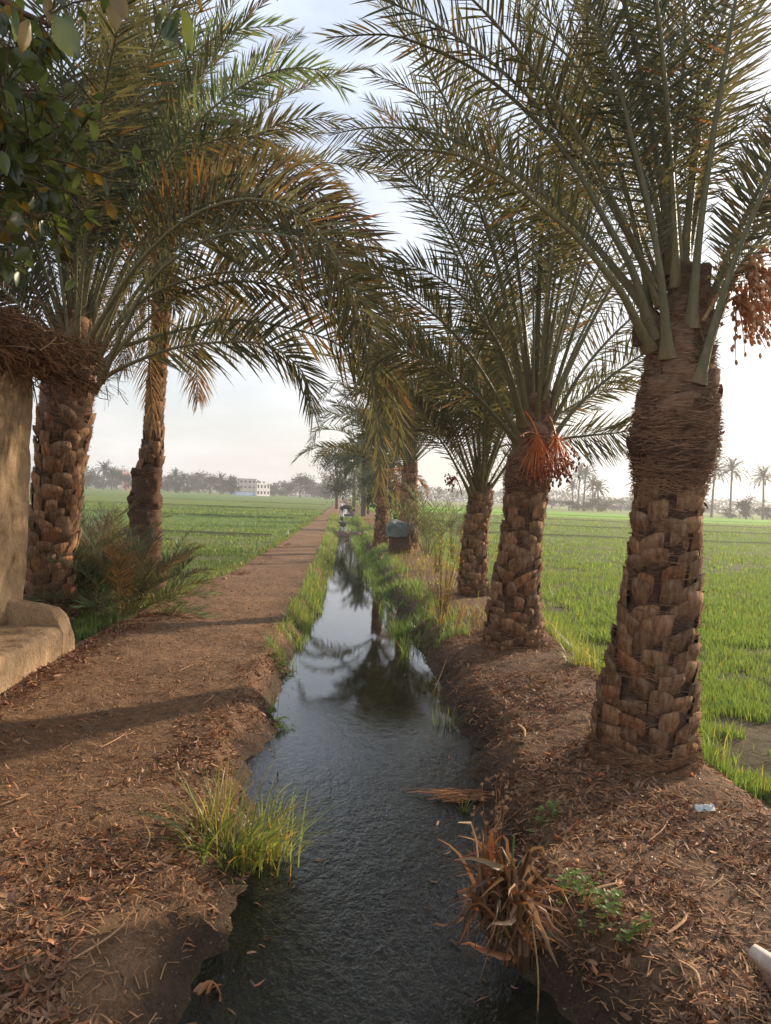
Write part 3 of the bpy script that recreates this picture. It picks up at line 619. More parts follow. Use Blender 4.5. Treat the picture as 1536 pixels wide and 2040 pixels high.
L2 = side_palm('tall slender date palm behind the young palms with dry golden fronds hanging under its crown',
    [(1165, 243, 335), (1100, 250, 320), (1000, 258, 322), (940, 264, 326), (920, 278, 326), (850, 286, 326), (780, 290, 330), (700, 297, 336), (600, 304, 342), (500, 312, 348), (450, 315, 350)], 12.0, 71,
    (330, 455), 30, (3.2, 4.0), (85, 20), (30, 85), boot=(.17, .15, .018), rb_=aty(300, 935, 12)[2], pal=np.array([[.8, .78, .75], [.6, .55, .5], [.95, .9, .82], [.7, .55, .42]]), kw=dict(npair=80, Lmax=.46, wd=.034, rbase=.04, bare=.16), zf=9,
    px_list=[[(325, 445, 12), (350, 395, 11.8), (400, 385, 11.6), (440, 415, 11.5), (460, 480, 11.4), (462, 575, 11.4)],
             [(320, 460, 11.9), (300, 480, 11.7), (320, 540, 11.6), (350, 620, 11.5)],
             [(335, 450, 12), (420, 330, 12), (540, 260, 12), (640, 270, 12)]])
r = np.random.default_rng(3)
for k, (p) in enumerate([
    [(318, 480, 11.8), (300, 560, 11.6), (296, 660, 11.5), (300, 760, 11.5), (305, 850, 11.5)],
    [(325, 600, 11.8), (380, 590, 11.7), (430, 620, 11.7), (470, 700, 11.7)],
    [(325, 640, 11.8), (350, 650, 11.7), (385, 700, 11.7), (395, 800, 11.7)],
    [(322, 620, 11.8), (290, 600, 11.7), (255, 650, 11.7), (245, 740, 11.7)],
    [(330, 520, 11.8), (420, 560, 11.7), (490, 640, 11.7), (520, 720, 11.7)],
    [(325, 560, 11.8), (270, 540, 11.7), (215, 600, 11.7), (190, 680, 11.7)]]):
    px_frond(L2, p, 1300+k, npair=60, Lmax=.38, wd=.028, rbase=.022, bare=.12, dry=(k != 1), tint=np.array([.95, 1.05, 1.0]), twist=random.uniform(-40, 40), droop=.5)
mb = MB()
for (u, v, s) in [(268, 942, .09), (262, 1000, .08), (264, 985, .05)]:
    p = aty(u, v, 11.85)
    tube(mb, spline([p+np.array([.18, 0, -.02]), p+np.array([.05, 0, 0]), p+np.array([-.02, 0, .03]), p+np.array([-.03, 0, -.05])], 8), [s*.9, s*.8, s*.7, s*.7, s*.75, s*.6, s*.4, s*.1], 8, 0, (.9, .8, .7))
mb.build('stub', CORE, L2, smooth=True)

# ------------------------------------------------------------------ young palms
def young_palm(x, y, n_, L, seed, label, elr=(80, 20), group='young palms growing in clumps', green=True, tint=1.0):
    z = zg1(x, y); rt = empty('young_palm', (x, y, z)); tag(rt, label, 'young palm', group); r = np.random.default_rng(seed)
    for k in range(n_):
        az = r.uniform(0, 360); f = k/n_; dr_ = r.random() < .07
        P, S = arc(np.array([math.cos(R(az))*.06, math.sin(R(az))*.06, -.03]), az, elr[0]+(elr[1]-elr[0])*f+r.normal(0, 5), L*r.uniform(.7, 1.1), r.uniform(25, 70), 14, r.normal(0, 12))
        make_frond(rt, P, S, seed*90+k, npair=30, Lmax=.24*L/1.3, wd=.019, rbase=.012, bare=.25, dry=dr_, green=green and r.random() < .3, tint=tint*r.uniform(.6, 1.2)*(.6 if dr_ else 1), droop=.06)
yp = [((250, 1235), 34, 1.35, 'young palm clump of thin grey green fronds beside the path edge'),
      ((175, 1225), 32, 1.5, 'young palm clump nearest the mud bench'),
      ((330, 1165), 16, 1.0, 'small young palm clump at the foot of the slender palm trunk'),
      ((95, 1200), 26, 1.7, 'young palm clump close against the mud wall'),
      ((215, 1150), 26, 1.7, 'tallest young palm clump between the two left palm trunks'),
      ((130, 1130), 22, 1.6, 'young palm clump at the foot of the broad palm behind the wall')]
for k, ((u, v), n_, L, lb) in enumerate(yp):
    p = at(u, v, -.1); young_palm(p[0], p[1], n_, L, 80+k, lb)
p = at(850, 1115, 0); young_palm(p[0], p[1], 16, 2.0, 95, 'tall young palm clump with silvery upright fronds beside the wrapped block', (86, 50))
p = at(905, 1075, 0); young_palm(p[0]+.3, p[1], 12, 1.6, 96, 'young palm clump between the third and fourth palms on the right bank', (84, 45))

# ------------------------------------------------------------------ blades: grass and crop
def blades(mb, P, h, wd, r, lean=.25, c=None, bendf=.5):
    n_ = len(P); a = r.uniform(0, 2*np.pi, n_); d = np.stack([np.cos(a), np.sin(a), 0*a], 1)
    ln = np.abs(r.normal(lean, lean*.6, n_)); W = np.stack([-np.sin(a+r.normal(0, .8, n_)), np.cos(a), 0*a], 1)
    z = np.array([0, 0, 1.])
    p1 = P+z*(h*.5)[:, None]+d*(h*ln*.35)[:, None]
    p2 = P+z*(h*(1-.35*ln*bendf))[:, None]+d*(h*ln*(1+bendf*.3))[:, None]
    w2 = (W*wd[:, None]/2)
    V = np.stack([P-w2*.8, P+w2*.8, p1-w2, p1+w2, p2], 1).reshape(-1, 3); b = (np.arange(n_)*5)[:, None]; base = mb.n
    mb.V.append(V); mb.C.append(np.repeat(c if c is not None else np.ones((n_, 3)), 5, axis=0))
    mb.F.append((b+[0, 1, 3, 2]+base, 0)); mb.F.append((b+[2, 3, 4]+base, 0)); mb.n += len(V)
def bcol(r, n_, a=(1, 1, 1), v=.3, yellow=.1):
    c = np.array(a)*r.uniform(1-v, 1+v, (n_, 1)); yl = (r.random(n_) < yellow)[:, None]
    return np.where(yl, c*np.array([2.0, 1.15, 1.1]), c)
def field(side, seed, N_, ymax, near0, name, label):
    r = np.random.default_rng(seed); mb = MB()
    for (y0, y1, cnt, hh, ww) in [(near0, 9, N_*.40, .085, .0055), (9, 20, N_*.30, .105, .010), (20, 48, N_*.2, .11, .022), (48, ymax, N_*.1, .12, .055)]:
        cnt = int(cnt)
        y = np.exp(r.uniform(np.log(y0), np.log(y1), cnt)); 
        if side > 0: xa = bank(y)+.2; xb = y*.62+.8
        else: xa = pleft(y)-.22; xb = -y*.46-.8
        x = xa+(xb-xa)*r.random(cnt)
        if side < 0: keep = x < xa+0*x; x, y = x[keep], y[keep]
        dn = fbm(x*.9, y*.9, 4, seed); dn2 = fbm(x*4, y*4, 3, seed+3)
        rowm = .5+.5*np.sin(x*40+2*np.sin(y*.7))
        keep = (dn*.9+dn2*.55+r.random(len(x))*.35) > (.87 if y0 < 9 else .78)
        zt, fl, bz = terrain(x, y); keep &= (bz < .35)
        x, y, zt = x[keep], y[keep], zt[keep]
        # clump several blades per tuft
        m = 3 if y0 < 20 else 2
        x = np.repeat(x, m)+r.normal(0, .018+.0012*y0, len(x)*m); y = np.repeat(y, m)+r.normal(0, .018+.0012*y0, len(y)*m); zt = np.repeat(zt, m)
        h = hh*r.uniform(.55, 1.45, len(x))*(.8+.5*fbm(x*.5, y*.5, 2, 77)); w_ = ww*r.uniform(.7, 1.3, len(x))
        cc = bcol(r, len(x), (1, 1, 1), .28, .07)
        blades(mb, np.stack([x, y, zt-.01], 1), h, w_, r, .28, cc)
    o = mb.build(name, CROP); tag(o, label, 'crop', kind='stuff')
field(1, 5, 90000, 100, 3.2, 'crop_seedlings', 'young bright green crop shoots covering the field right of the canal')
field(-1, 6, 60000, 80, 8.4, 'crop_seedlings', 'dense green crop shoots covering the field left of the path')

def strip(name, label, fx0, fx1, y0, y1, N_, h, wd, seed, a=(1, 1, 1), yellow=.15, m=GRASS, lean=.3, dens=None):
    r = np.random.default_rng(seed); y = np.exp(r.uniform(np.log(y0), np.log(y1), N_)); t = r.random(N_)
    x = fx0(y)+(fx1(y)-fx0(y))*t
    keep = fbm(x*2.2, y*1.6, 3, seed)+r.random(N_)*.3 > (.45 if dens is None else dens); x, y = x[keep], y[keep]
    z = np.maximum(zg(x, y), WZ-.02); hh = h*r.uniform(.4, 1.4, len(x)); ww = wd*(.6+y*.07)*r.uniform(.7, 1.3, len(x))
    mb = MB(); blades(mb, np.stack([x, y, z-.01], 1), hh, ww, r, lean, bcol(r, len(x), a, .35, yellow), 1.0)
    o = mb.build(name, m); tag(o, label, 'grass', kind='stuff')
strip('bank_grass', 'strip of bright grass between the dirt path and the water', lambda y: xl(y)-.17-.010*y, lambda y: xl(y)+.04, 7.6, 60, 15000, .15, .0045, 1, (.85, .92, .85), .15, dens=.55)
strip('bank_grass', 'lush grass spilling into the water from the right bank', lambda y: xr(y)-.13-.008*y, lambda y: xr(y)+.55, 8.3, 60, 20000, .18, .0045, 2, (.75, .9, .8), .15, dens=.62)
strip('bank_weeds', 'sparse dry grass and weeds along the top of the right bank behind the second palm', lambda y: xr(y)+.3, lambda y: bank(y)+.3, 8.6, 50, 8000, .15, .005, 3, (1.1, .9, .8), .5, dens=.58)
strip('field_edge_grass', 'ragged grass along the left edge of the dirt path', lambda y: pleft(y)-.45, lambda y: pleft(y)+.02, 8.6, 60, 9000, .11, .005, 4, (.9, .9, .9), .2)
strip('field_edge_grass', 'long grass at the edge of the right field below the bank', lambda y: bank(y)+.0, lambda y: bank(y)+.4, 4.6, 40, 6000, .24, .0055, 9, (.9, .95, .8), .25, dens=.55)
strip('undergrowth', 'dark green grass under the young palms behind the bench', lambda y: pleft(y)-2.2, lambda y: pleft(y)-.15, 7.9, 13, 4500, .22, .007, 10, (.5, .62, .6), .05, dens=.45)

def tuft(name, x, y, n_, h, spread, seed, label, cat='grass tuft', c=(1, 1, 1), wd=.008, group=None, z=None, lean=.5, yellow=.2, m=GRASS):
    r = np.random.default_rng(seed); mb = MB(); z0 = zg1(x, y) if z is None else z
    for k in range(n_):
        a = r.uniform(0, 2*np.pi); rad = abs(r.normal(0, spread)); b = np.array([math.cos(a)*rad, math.sin(a)*rad*.7, -.02])
        a2 = a+r.normal(0, .7); L = h*r.uniform(.45, 1.15); ln = abs(r.normal(lean, .3)); s = np.linspace(0, 1, 7)
        P = b+np.stack([np.cos(a2)*L*ln*s**1.6, np.sin(a2)*L*ln*s**1.6, L*(s-.35*ln*s**2.6)], 1)
        W = np.array([-math.sin(a2), math.cos(a2), r.normal(0, .4)]); W = W/np.linalg.norm(W)*wd*r.uniform(.6, 1.3)/2
        wv = np.array([.8, 1, 1, .9, .7, .45, .05])[:, None]
        V = np.stack([P-W*wv, P+W*wv], 1).reshape(-1, 3); cc = bcol(r, 1, c, .3, yellow)[0]
        mb.add(V, [[2*i, 2*i+1, 2*i+3, 2*i+2] for i in range(6)], 0, cc)
    o = mb.build(name, m); o.location = (x, y, z0); return tag(o, label, cat, group)
p = at(465, 1690, -.06); tuft('grass_tuft', p[0], p[1], 230, .44, .11, 1, 'large bright yellow green grass tuft leaning over the water on the left bank', wd=.007, lean=.75, c=(1.2, 1.1, 1.1), yellow=.35)
p = at(535, 1690, -.15); tuft('grass_tuft', p[0], p[1], 150, .38, .085, 2, 'grass tuft with feet in the water, right half of the big left bank clump', wd=.0065, lean=.55, z=WZ-.03, c=(1.2, 1.1, 1.1), yellow=.25)
p = at(540, 1420, -.1); tuft('grass_tuft', p[0], p[1], 12, .28, .02, 3, 'few thin green grass stems standing at the left water edge further up', wd=.006, lean=.25)
p = at(430, 1650, .0); tuft('grass_tuft', p[0], p[1], 70, .40, .05, 11, 'looser back part of the big left bank grass, taller stems leaning left', wd=.006, lean=.6, c=(1.2, 1.05, 1.1), yellow=.4)
p = at(380, 1690, .0); tuft('grass_tuft', p[0]+.05, p[1], 26, .26, .035, 4, 'low dark grass sprigs among dead leaves left of the big tuft', wd=.008, lean=.9, c=(.7, .85, .8))
p = at(890, 1420, -.1); tuft('grass_tuft', p[0], p[1], 60, .25, .06, 5, 'short green grass tuft at the right water edge', wd=.006, lean=.4)
p = at(1110, 1690, .0); tuft('grass_tuft', p[0]-.25, p[1]-.1, 16, .24, .02, 6, 'small green sprig behind the dry reed stump', wd=.007, lean=.5)
p = at(925, 1600, -.15); tuft('grass_tuft', p[0], p[1], 14, .12, .02, 7, 'tiny green grass sprig growing through the floating dry stems', wd=.007, lean=.4, z=WZ)
p = at(1150, 1350, -.0); tuft('grass_tuft', p[0], p[1], 60, .3, .05, 8, 'long grass tuft at the field edge left of the foreground palm', wd=.006, lean=.7)

def clover(x, y, n_, sp, seed, label, h=.06, size=.02, name='clover_patch', c=(1, 1.05, 1), ysc=.8):
    r = np.random.default_rng(seed); mb = MB(); z0 = zg1(x, y)
    Vt = [(0, 0, 0), (.6, .25, .12), (1.1, 0, .05), (.6, -.25, .12), (1.25, .0, .0)]
    Vt = [(0, 0, 0), (.45, .42, .1), (1., .28, .05), (1.1, 0, 0), (1., -.28, .05), (.45, -.42, .1)]; Ft = [[0, 1, 2, 3], [0, 3, 4, 5]]
    Ms = []; Ps = []
    for k in range(n_):
        q = r.normal(0, sp, 2); hh = h*r.uniform(.4, 1.4); b = np.array([q[0], q[1]*ysc, zg1(x+q[0], y+q[1]*ysc)-z0]); tp = b+np.array([*r.normal(0, .012, 2), hh])
        tube(mb, [b, (b+tp)/2+r.normal(0, .004, 3), tp], .0012, 3, 0, (.9, 1, .8), False)
        a0 = r.uniform(0, 6.28); s = size*r.uniform(.6, 1.3)
        for j in range(3):
            a = a0+j*2.094; d = nrm(np.array([math.cos(a), math.sin(a), r.uniform(-.1, .5)])); sd = nrm(np.cross([0, 0, 1], d)); nn = np.cross(d, sd)
            Ms.append(np.stack([d*s, sd*s, nn*s], 1)); Ps.append(tp)
    mb.inst(Vt, Ft, np.array(Ms), np.array(Ps), np.array(c)*r.uniform(.7, 1.3, (len(Ps), 1)))
    o = mb.build(name, GRASS); o.location = (x, y, z0); return tag(o, label, 'weed')
p = at(1190, 1830, .0); clover(p[0], p[1], 34, .07, 1, 'bright green three leaved weed growing right of the dry reed stump', .07, .022)
p = at(1140, 1790, .0); clover(p[0], p[1], 22, .05, 2, 'low three leaved weed partly under the dry reed stalks', .06, .02)
p = at(1255, 1880, .0); clover(p[0], p[1], 14, .03, 5, 'outermost sprig of three leaved weed on the right bank litter', .05, .02)
p = at(560, 1310, -.05); clover(p[0], p[1], 60, .10, 3, 'flat green weed patch at the left water edge near the path', .04, .025)
p = at(563, 1430, -.12); clover(p[0], p[1], 30, .05, 4, 'small leafy water weed at the foot of the left bank', .05, .022)
p = at(1090, 1640, .0); clover(p[0], p[1], 16, .04, 6, 'green weed behind the dry reed stump', .08, .02)

# leafy shrub weeds beside third palm
def shrub(x, y, h, n_, seed, label, c=(1, 1, 1), sp=.5, leaf=.022, nl=18, m=GRASS, name='weed_shrub', cat='shrub'):
    r = np.random.default_rng(seed); z0 = zg1(x, y); rt = empty(name, (x, y, z0)); tag(rt, label, cat); mb = MB(); Ms = []; Ps = []
    for k in range(n_):
        a = r.uniform(0, 6.28); L = h*r.uniform(.6, 1.1); ln = r.uniform(.05, sp); s = np.linspace(0, 1, 9)[:, None]
        P = np.array([math.cos(a), math.sin(a), 0])*(.03+ln*L*s**1.3)+np.array([0, 0, 1])*(L*s-.02)+r.normal(0, .008, (9, 3))
        tube(mb, P, np.linspace(.005, .0015, 9), 4, 0, (1, .75, .55), False)
        for j in range(nl):
            q = r.uniform(.15, 1); i0 = min(int(q*8), 7); b = P[i0]+(P[i0+1]-P[i0])*(q*8-i0)
            d = nrm(r.normal(0, 1, 3)+[0, 0, .4]); b = b+d*r.uniform(0, .05); sd = nrm(np.cross([.1, .2, 1], d)); nn = np.cross(d, sd); s_ = leaf*r.uniform(.6, 1.4)
            Ms.append(np.stack([d*s_, sd*s_, nn*s_], 1)); Ps.append(b)
    mb.build('stem', BARK, rt)
    mb = MB(); Vt = [(0, 0, 0), (.5, .2, .06), (1.2, 0, 0), (.5, -.2, .06)]
    mb.inst(Vt, [[0, 1, 2, 3]], np.array(Ms), np.array(Ps), bcol(r, len(Ps), c, .35, .25)); mb.build('foliage', m, rt)
    return rt
for k, (u, v, h, n_, lb, c) in enumerate([
    (880, 1245, 1.15, 14, 'yellowish leafy weed shrub in front of the third palm trunk', (1.3, .85, .7)),
    (870, 1150, 1.0, 12, 'green leafy weed shrub behind the yellowish one, left of the third palm', (.8, .7, .7)),
    (930, 1190, .7, 10, 'low reddish weed shrub at the foot of the third palm', (1.6, .75, .6)),
    (900, 1110, 1.5, 12, 'tall thin weed shrub reaching up beside the third palm crown', (.7, .7, .6))]):
    p = at(u, v, 0); shrub(p[0], p[1], h, n_, 200+k, lb, c, .40, .034, 46)
# reedy green clump by fifth palm
p = at(790, 1060, -.0); o = tuft('reed_clump', p[0], p[1], 90, 1.7, .30, 30, 'tall bright green reed clump between the two far trunks', 'reeds', wd=.05, lean=.25, c=(.9, 1, .9), yellow=.05)

# ------------------------------------------------------------------ dry things
def leaf_litter():
    r = np.random.default_rng(88); mb = MB(); P = []; S = []
    def put(n_, fx, fy, dens, s0, s1):
        y = fy(r, n_); x = fx(r, n_, y); k = dens(x, y, r); P.append(np.stack([x, y], 1)[k]); S.append(s0+(s1*1.15-s0)*r.random(k.sum())**2.2)
    # right bank
    put(22000, lambda r, n, y: xr(y)+.03+(bank(y)+.1-xr(y))*r.random(n), lambda r, n: np.exp(r.uniform(np.log(1.9), np.log(9), n)), lambda x, y, r: fbm(x*2.5, y*2.5, 3, 3)+r.random(len(x))*.3 > .55, .010, .034)
    # left, near the water
    put(11000, lambda r, n, y: xl(y)-.02-np.abs(r.normal(0, .55, n)), lambda r, n: np.exp(r.uniform(np.log(1.9), np.log(7.5), n)), lambda x, y, r: (fbm(x*2.5, y*2.5, 3, 4)+r.random(len(x))*.3 > .52+.38*sst(2.8, 6, y)*sst(.1, .7, xl(y)-x)) & ~((np.hypot((x+.62)/.2, (y-2.55)/.33) < 1)), .010, .036)
    put(6500, lambda r, n, y: r.uniform(-2.4, -.5, n), lambda r, n: np.exp(r.uniform(np.log(1.9), np.log(5), n)), lambda x, y, r: (fbm(x*2, y*2, 3, 5)+r.random(len(x))*.3 > .50+.30*sst(2.6, 3.6, y)) & ~((np.hypot((x+.62)/.2, (y-2.55)/.33) < 1)), .010, .036)
    # foot of bench & path edge
    put(5000, lambda r, n, y: -2.42+np.abs(r.normal(0, .16, n))+.05*(y-7)*0, lambda r, n: r.uniform(4.5, 8.8, n), lambda x, y, r: r.random(len(x)) < .4, .012, .04)
    put(7000, lambda r, n, y: pleft(y)+r.uniform(-.1, .35, n), lambda r, n: np.exp(r.uniform(np.log(8), np.log(30), n)), lambda x, y, r: fbm(x*2, y*2, 3, 6)+.2*r.random(len(x)) > .68, .012, .04)
    # sparse on the path
    put(3500, lambda r, n, y: r.uniform(-2.4, -.5, n), lambda r, n: np.exp(r.uniform(np.log(3), np.log(16), n)), lambda x, y, r: r.random(len(x)) < .8, .008, .03)
    P = np.concatenate(P); S = np.concatenate(S); n_ = len(P)
    z = zg(P[:, 0], P[:, 1]); k = z > -.145+.03*r.random(len(z)); P, S, z = P[k], S[k], z[k]
    yf = np.exp(r.uniform(np.log(2.2), np.log(8), 90)); sd = r.random(90) < .5; xf = np.where(sd, xl(yf)+np.abs(r.normal(0, .12, 90)), xr(yf)-np.abs(r.normal(0, .14, 90))); P = np.vstack([P, np.stack([xf, yf], 1)]); S = np.append(S, r.uniform(.012, .03, 90)); z = np.append(z, np.full(90, WZ-.002)); n_ = len(P)
    Vt = []
    for i in range(5):
        t = i/4; w_ = [.12, .2, .22, .15, .02][i]; Vt += [((t-.5)*2, -w_, .28*(t-.5)**2*4-.05+.10), ((t-.5)*2, 0, .28*(t-.5)**2*4-.05), ((t-.5)*2, w_, .28*(t-.5)**2*4-.05+.10)]
    Ft = [[i*3+j, i*3+j+1, i*3+j+4, i*3+j+3] for i in range(4) for j in range(2)]
    a = r.uniform(0, 2*np.pi, n_); up = nrm(np.array([0, 0, 1.])*r.choice([-1, 1], n_, p=[.35, .65])[:, None]+r.normal(0, .38, (n_, 3))); d = nrm(np.cross(up, np.stack([np.cos(a), np.sin(a), 0*a], 1))); s = np.cross(up, d)
    M = np.stack([d*S[:, None], s*(S*r.uniform(.6, 1.3, n_))[:, None], up*(S*r.uniform(.3, 1.4, n_))[:, None]], 2)
    pal = np.array([[1, .95, .9], [1.15, .8, .6], [.62, .5, .5], [.8, .55, .42], [1.3, 1.2, 1.1], [.7, .65, .62], [.5, .34, .28]])
    c = np.array([1.0, .93, .9])*pal[r.choice(len(pal), n_, p=[.22, .17, .13, .14, .10, .14, .10])]*r.uniform(.6, 1.15, (n_, 1))
    mb.inst(Vt, Ft, M, np.stack([P[:, 0], P[:, 1], z+.004+S*.12], 1), c)
    # straw bits
    m_ = 10000; y = np.exp(r.uniform(np.log(1.9), np.log(9), m_)); right = r.random(m_) < .62
    x = np.where(right, xr(y)+.03+(bank(y)+.15-xr(y))*r.random(m_), xl(y)-.02-np.abs(r.normal(0, .9, m_)))
    z = zg(x, y); k = (z > -.15) & (x > -2.45); x, y, z = x[k], y[k], z[k]; m_ = len(x); L = r.uniform(.02, .09, m_); a = r.uniform(0, np.pi, m_)
    d = np.stack([np.cos(a), np.sin(a), r.normal(0, .15, m_)], 1); s = np.stack([-np.sin(a), np.cos(a), 0*a], 1); up = np.tile([0, 0, 1.], (m_, 1))
    M = np.stack([d*L[:, None], s*.0045*r.uniform(.4, 1.3, m_)[:, None], up*L[:, None]], 2)
    Vt = [(-.5, -.5, 0), (0, -.5, .06), (.5, -.5, 0), (-.5, .5, 0), (0, .5, .06), (.5, .5, 0)]
    mb.inst(Vt, [[0, 1, 4, 3], [1, 2, 5, 4]], M, np.stack([x, y, z+.006], 1), np.array([1.25, 1.05, .85])*r.uniform(.5, 1.3, (m_, 1)))
    o = mb.build('leaf_litter', LITTER); tag(o, 'brown curled dead leaves and straw scattered over both banks', 'leaf litter', kind='stuff')
leaf_litter()
# pebbles and clods
def clods():
    r = np.random.default_rng(4); mb = MB(); n_ = 22000; y = np.exp(r.uniform(np.log(1.8), np.log(14), n_)); x = r.uniform(-2.5, 2.4, n_); z = zg(x, y); k = z > WZ; x, y, z = x[k], y[k], z[k]; n_ = len(x)
    Vt = nrm(np.array([(1, 0, 0), (0, 1, 0), (-1, 0, 0), (0, -1, 0), (0, 0, 1), (0, 0, -1)]))*[1, .8, .6]
    Ft = [[0, 1, 4], [1, 2, 4], [2, 3, 4], [3, 0, 4], [1, 0, 5], [2, 1, 5], [3, 2, 5], [0, 3, 5]]
    s = r.uniform(.003, .009, n_)*(1+y*.05); M = nrm(r.normal(0, 1, (n_, 3, 3)))*s[:, None, None]
    mb.inst(Vt, Ft, M, np.stack([x, y, z], 1), np.array([.22, .14, .09])*r.uniform(.4, 1.5, (n_, 1))); tag(mb.build('soil_clods', DATE, smooth=True), 'small clods and crumbs of brown soil on path and banks', 'soil clods', kind='stuff')
clods()
def stick(u1, v1, u2, v2, wd, label, c=(1.2, 1.1, 1), name='dry_stick', z=0, h=.01, bend=.02, flat=.4, cat='stick', lift=0):
    a, b = at(u1, v1, z), at(u2, v2, z); a[2] = zg1(a[0], a[1])+h; b[2] = zg1(b[0], b[1])+h+lift
    m = (a+b)/2; m[2] = max(m[2], zg1(m[0], m[1])+h)+bend*.3; m[0] += bend
    mb = MB(); tube(mb, spline([a, m, b], 9), np.array([.6, 1, 1.1, 1, 1, .95, .9, .7, .3])*wd, 5, 0, c, True, flat)
    return tag(mb.build(name, STRAW, smooth=True), label, cat)
S_ = [(200, 1492, 252, 1458, .007, 'pale flat reed strip lying on the path, thickest of a pair'), (240, 1470, 268, 1455, .004, 'thin pale reed strip lying beside a thicker one on the path'),
      (145, 1925, 250, 1848, .006, 'long grey dry leaf blade in the shaded litter at lower left'), (0, 1612, 52, 1592, .005, 'thin pale stalk at the left frame edge on the path'),
      (400, 1642, 470, 1603, .006, 'bent yellow reed stalk against the big grass tuft'), (405, 1408, 425, 1388, .005, 'short pale reed lying on the path near the shadow band'),
      (288, 1655, 290, 1700, .004, 'thin curved twig among the left litter'), (238, 1790, 268, 1745, .004, 'pale straight twig on the left litter'),
      (355, 1340, 385, 1326, .006, 'small pale palm shred on the sunlit path'), (1010, 1588, 1160, 1586, .003, 'long straight straw on bare ground before the foreground palm'),
      (1140, 1560, 1180, 1572, .004, 'short straw near the foreground palm foot'), (1328, 1885, 1368, 1840, .007, 'pale split stick on the lower right litter'),
      (1150, 1800, 1235, 1778, .008, 'tan broken reed stalk right of the reed stump'), (1010, 1365, 1160, 1385, .006, 'long thin stalk across the bank beyond the foreground palm'),
      (1030, 1455, 1045, 1485, .011, 'pale wood chip on the right bank'), (1350, 1935, 1395, 1990, .007, 'curved tan leaf blade near the pipe at lower right'),
      (980, 1590, 1000, 1570, .004, 'short bent straw at the right water edge'), (865, 1330, 905, 1275, .005, 'dry stalk leaning from the right bank to the water'),
      (705, 1065, 740, 1062, .010, 'pale stick lying across the mud dam'), (1290, 1700, 1330, 1660, .004, 'thin straw on the right bank litter slope'),
      (1410, 1790, 1440, 1760, .004, 'small pale stem in the right bank litter'), (1095, 1745, 1125, 1730, .004, 'straw piece just above the weed patch')]
for s in S_: stick(*s)

# dry cut reed stump
def ribbon(mb, P, w_, side, c, mat=0, fold=.3):
    P = np.asarray(P); n_ = len(P); T = nrm(np.gradient(P, axis=0)); S = nrm(side-T*np.sum(T*side, 1, keepdims=True)); N = np.cross(S, T)
    w_ = np.broadcast_to(w_, n_)[:, None]; V = np.stack([P-S*w_/2+N*w_*fold, P, P+S*w_/2+N*w_*fold], 1).reshape(-1, 3)
    F = [[i*3+j, i*3+j+1, i*3+j+4, i*3+j+3] for i in range(n_-1) for j in range(2)]; mb.add(V, F, mat, c)
DRYREED = m_leaf('dry reed', (.36, .225, .125), (.36, .18, .07), .25, .05, .4)
p = at(1000, 1890, -.1); sx, sy = p[0], p[1]; sz = zg1(sx, sy)
rt = empty('reed_stump', (sx, sy, -.09)); tag(rt, 'clump of cut brown dry reeds with splayed broken leaves at the right water edge', 'reed stump')
r = np.random.default_rng(17); K = 1/1530*2.55
def lp(u, v, d=0): return np.array([(u-1010)*K, d, (1880-v)*K])       # local plane of the clump
mb = MB()
stal = [([(985, 1900), (990, 1830), (998, 1760)], .052), ([(1050, 1890), (1052, 1800), (1058, 1740)], .045), ([(1020, 1880), (1020, 1780), (1018, 1700)], .05),
        ([(1000, 1860), (1060, 1780), (1112, 1712)], .034), ([(1030, 1880), (1040, 1760), (1052, 1652)], .026), ([(1015, 1850), (1022, 1720), (1026, 1635)], .010), ([(1035, 1870), (1030, 1800), (1025, 1720)], .045)]
for k, (q, w_) in enumerate(stal):
    P = spline([lp(a, b, r.uniform(-.05, .05)) for a, b in q], 8); cc = np.array([1.0, 1, 1])*r.uniform(.65, 1.1)
    if k == 5: cc = np.array([.55, 1.4, .9])
    for a in np.linspace(0, np.pi, 3, endpoint=False): ribbon(mb, P, w_*.8*np.linspace(1, .8, 8), np.array([math.cos(a), math.sin(a), 0]), cc, 0, .5)
mb.build('stalk', DRYREED, rt)
mb = MB()
ends = [(905, 1665), (915, 1720), (900, 1790), (925, 1830), (940, 1660), (950, 1655), (925, 1760), (960, 1700), (1110, 1715), (1130, 1775), (1160, 1870), (1180, 1900), (1150, 1785), (1060, 2010), (950, 1880), (930, 1860), (975, 1720), (1075, 1830), (1100, 1900), (1010, 1730), (990, 1690), (1085, 1760), (940, 1790), (960, 1820), (910, 1745)]
for k in range(150):
    e = ends[k % len(ends)]; e = (e[0]+r.normal(0, 22), e[1]+r.normal(0, 24)); s0 = (1015+r.normal(0, 30), 1820+r.normal(0, 45)); kx = (s0[0]*.45+e[0]*.55+r.normal(0, 12), min(s0[1], e[1])-r.uniform(-30, 45))
    dd = r.normal(0, .10); P = spline([lp(*s0, r.normal(0, .03)), lp(*kx, dd*.6), lp(*e, dd)], 9)
    if r.random() < .4: P[5:] = P[5]+(P[5:]-P[5])*[1, 1, .3]+np.array([0, 0, -1])*np.linspace(0, .06, 4)[:, None]
    P = P+r.normal(0, .004, P.shape); P[:, 2] = np.maximum(P[:, 2], -.08)
    cc = np.array([[1.1, .9, .7], [1.1, .72, .5], [.5, .42, .38], [1, 1.05, 1.1]])[r.integers(4)]*r.uniform(.5, 1.1)
    ribbon(mb, P, r.choice([.006, .010, .016, .028])*np.array([.6, 1, 1, 1, .95, .8, .6, .4, .1]), nrm(r.normal(0, 1, 3)), cc, 0, .25)
mb.build('dry_leaves', DRYREED, rt)
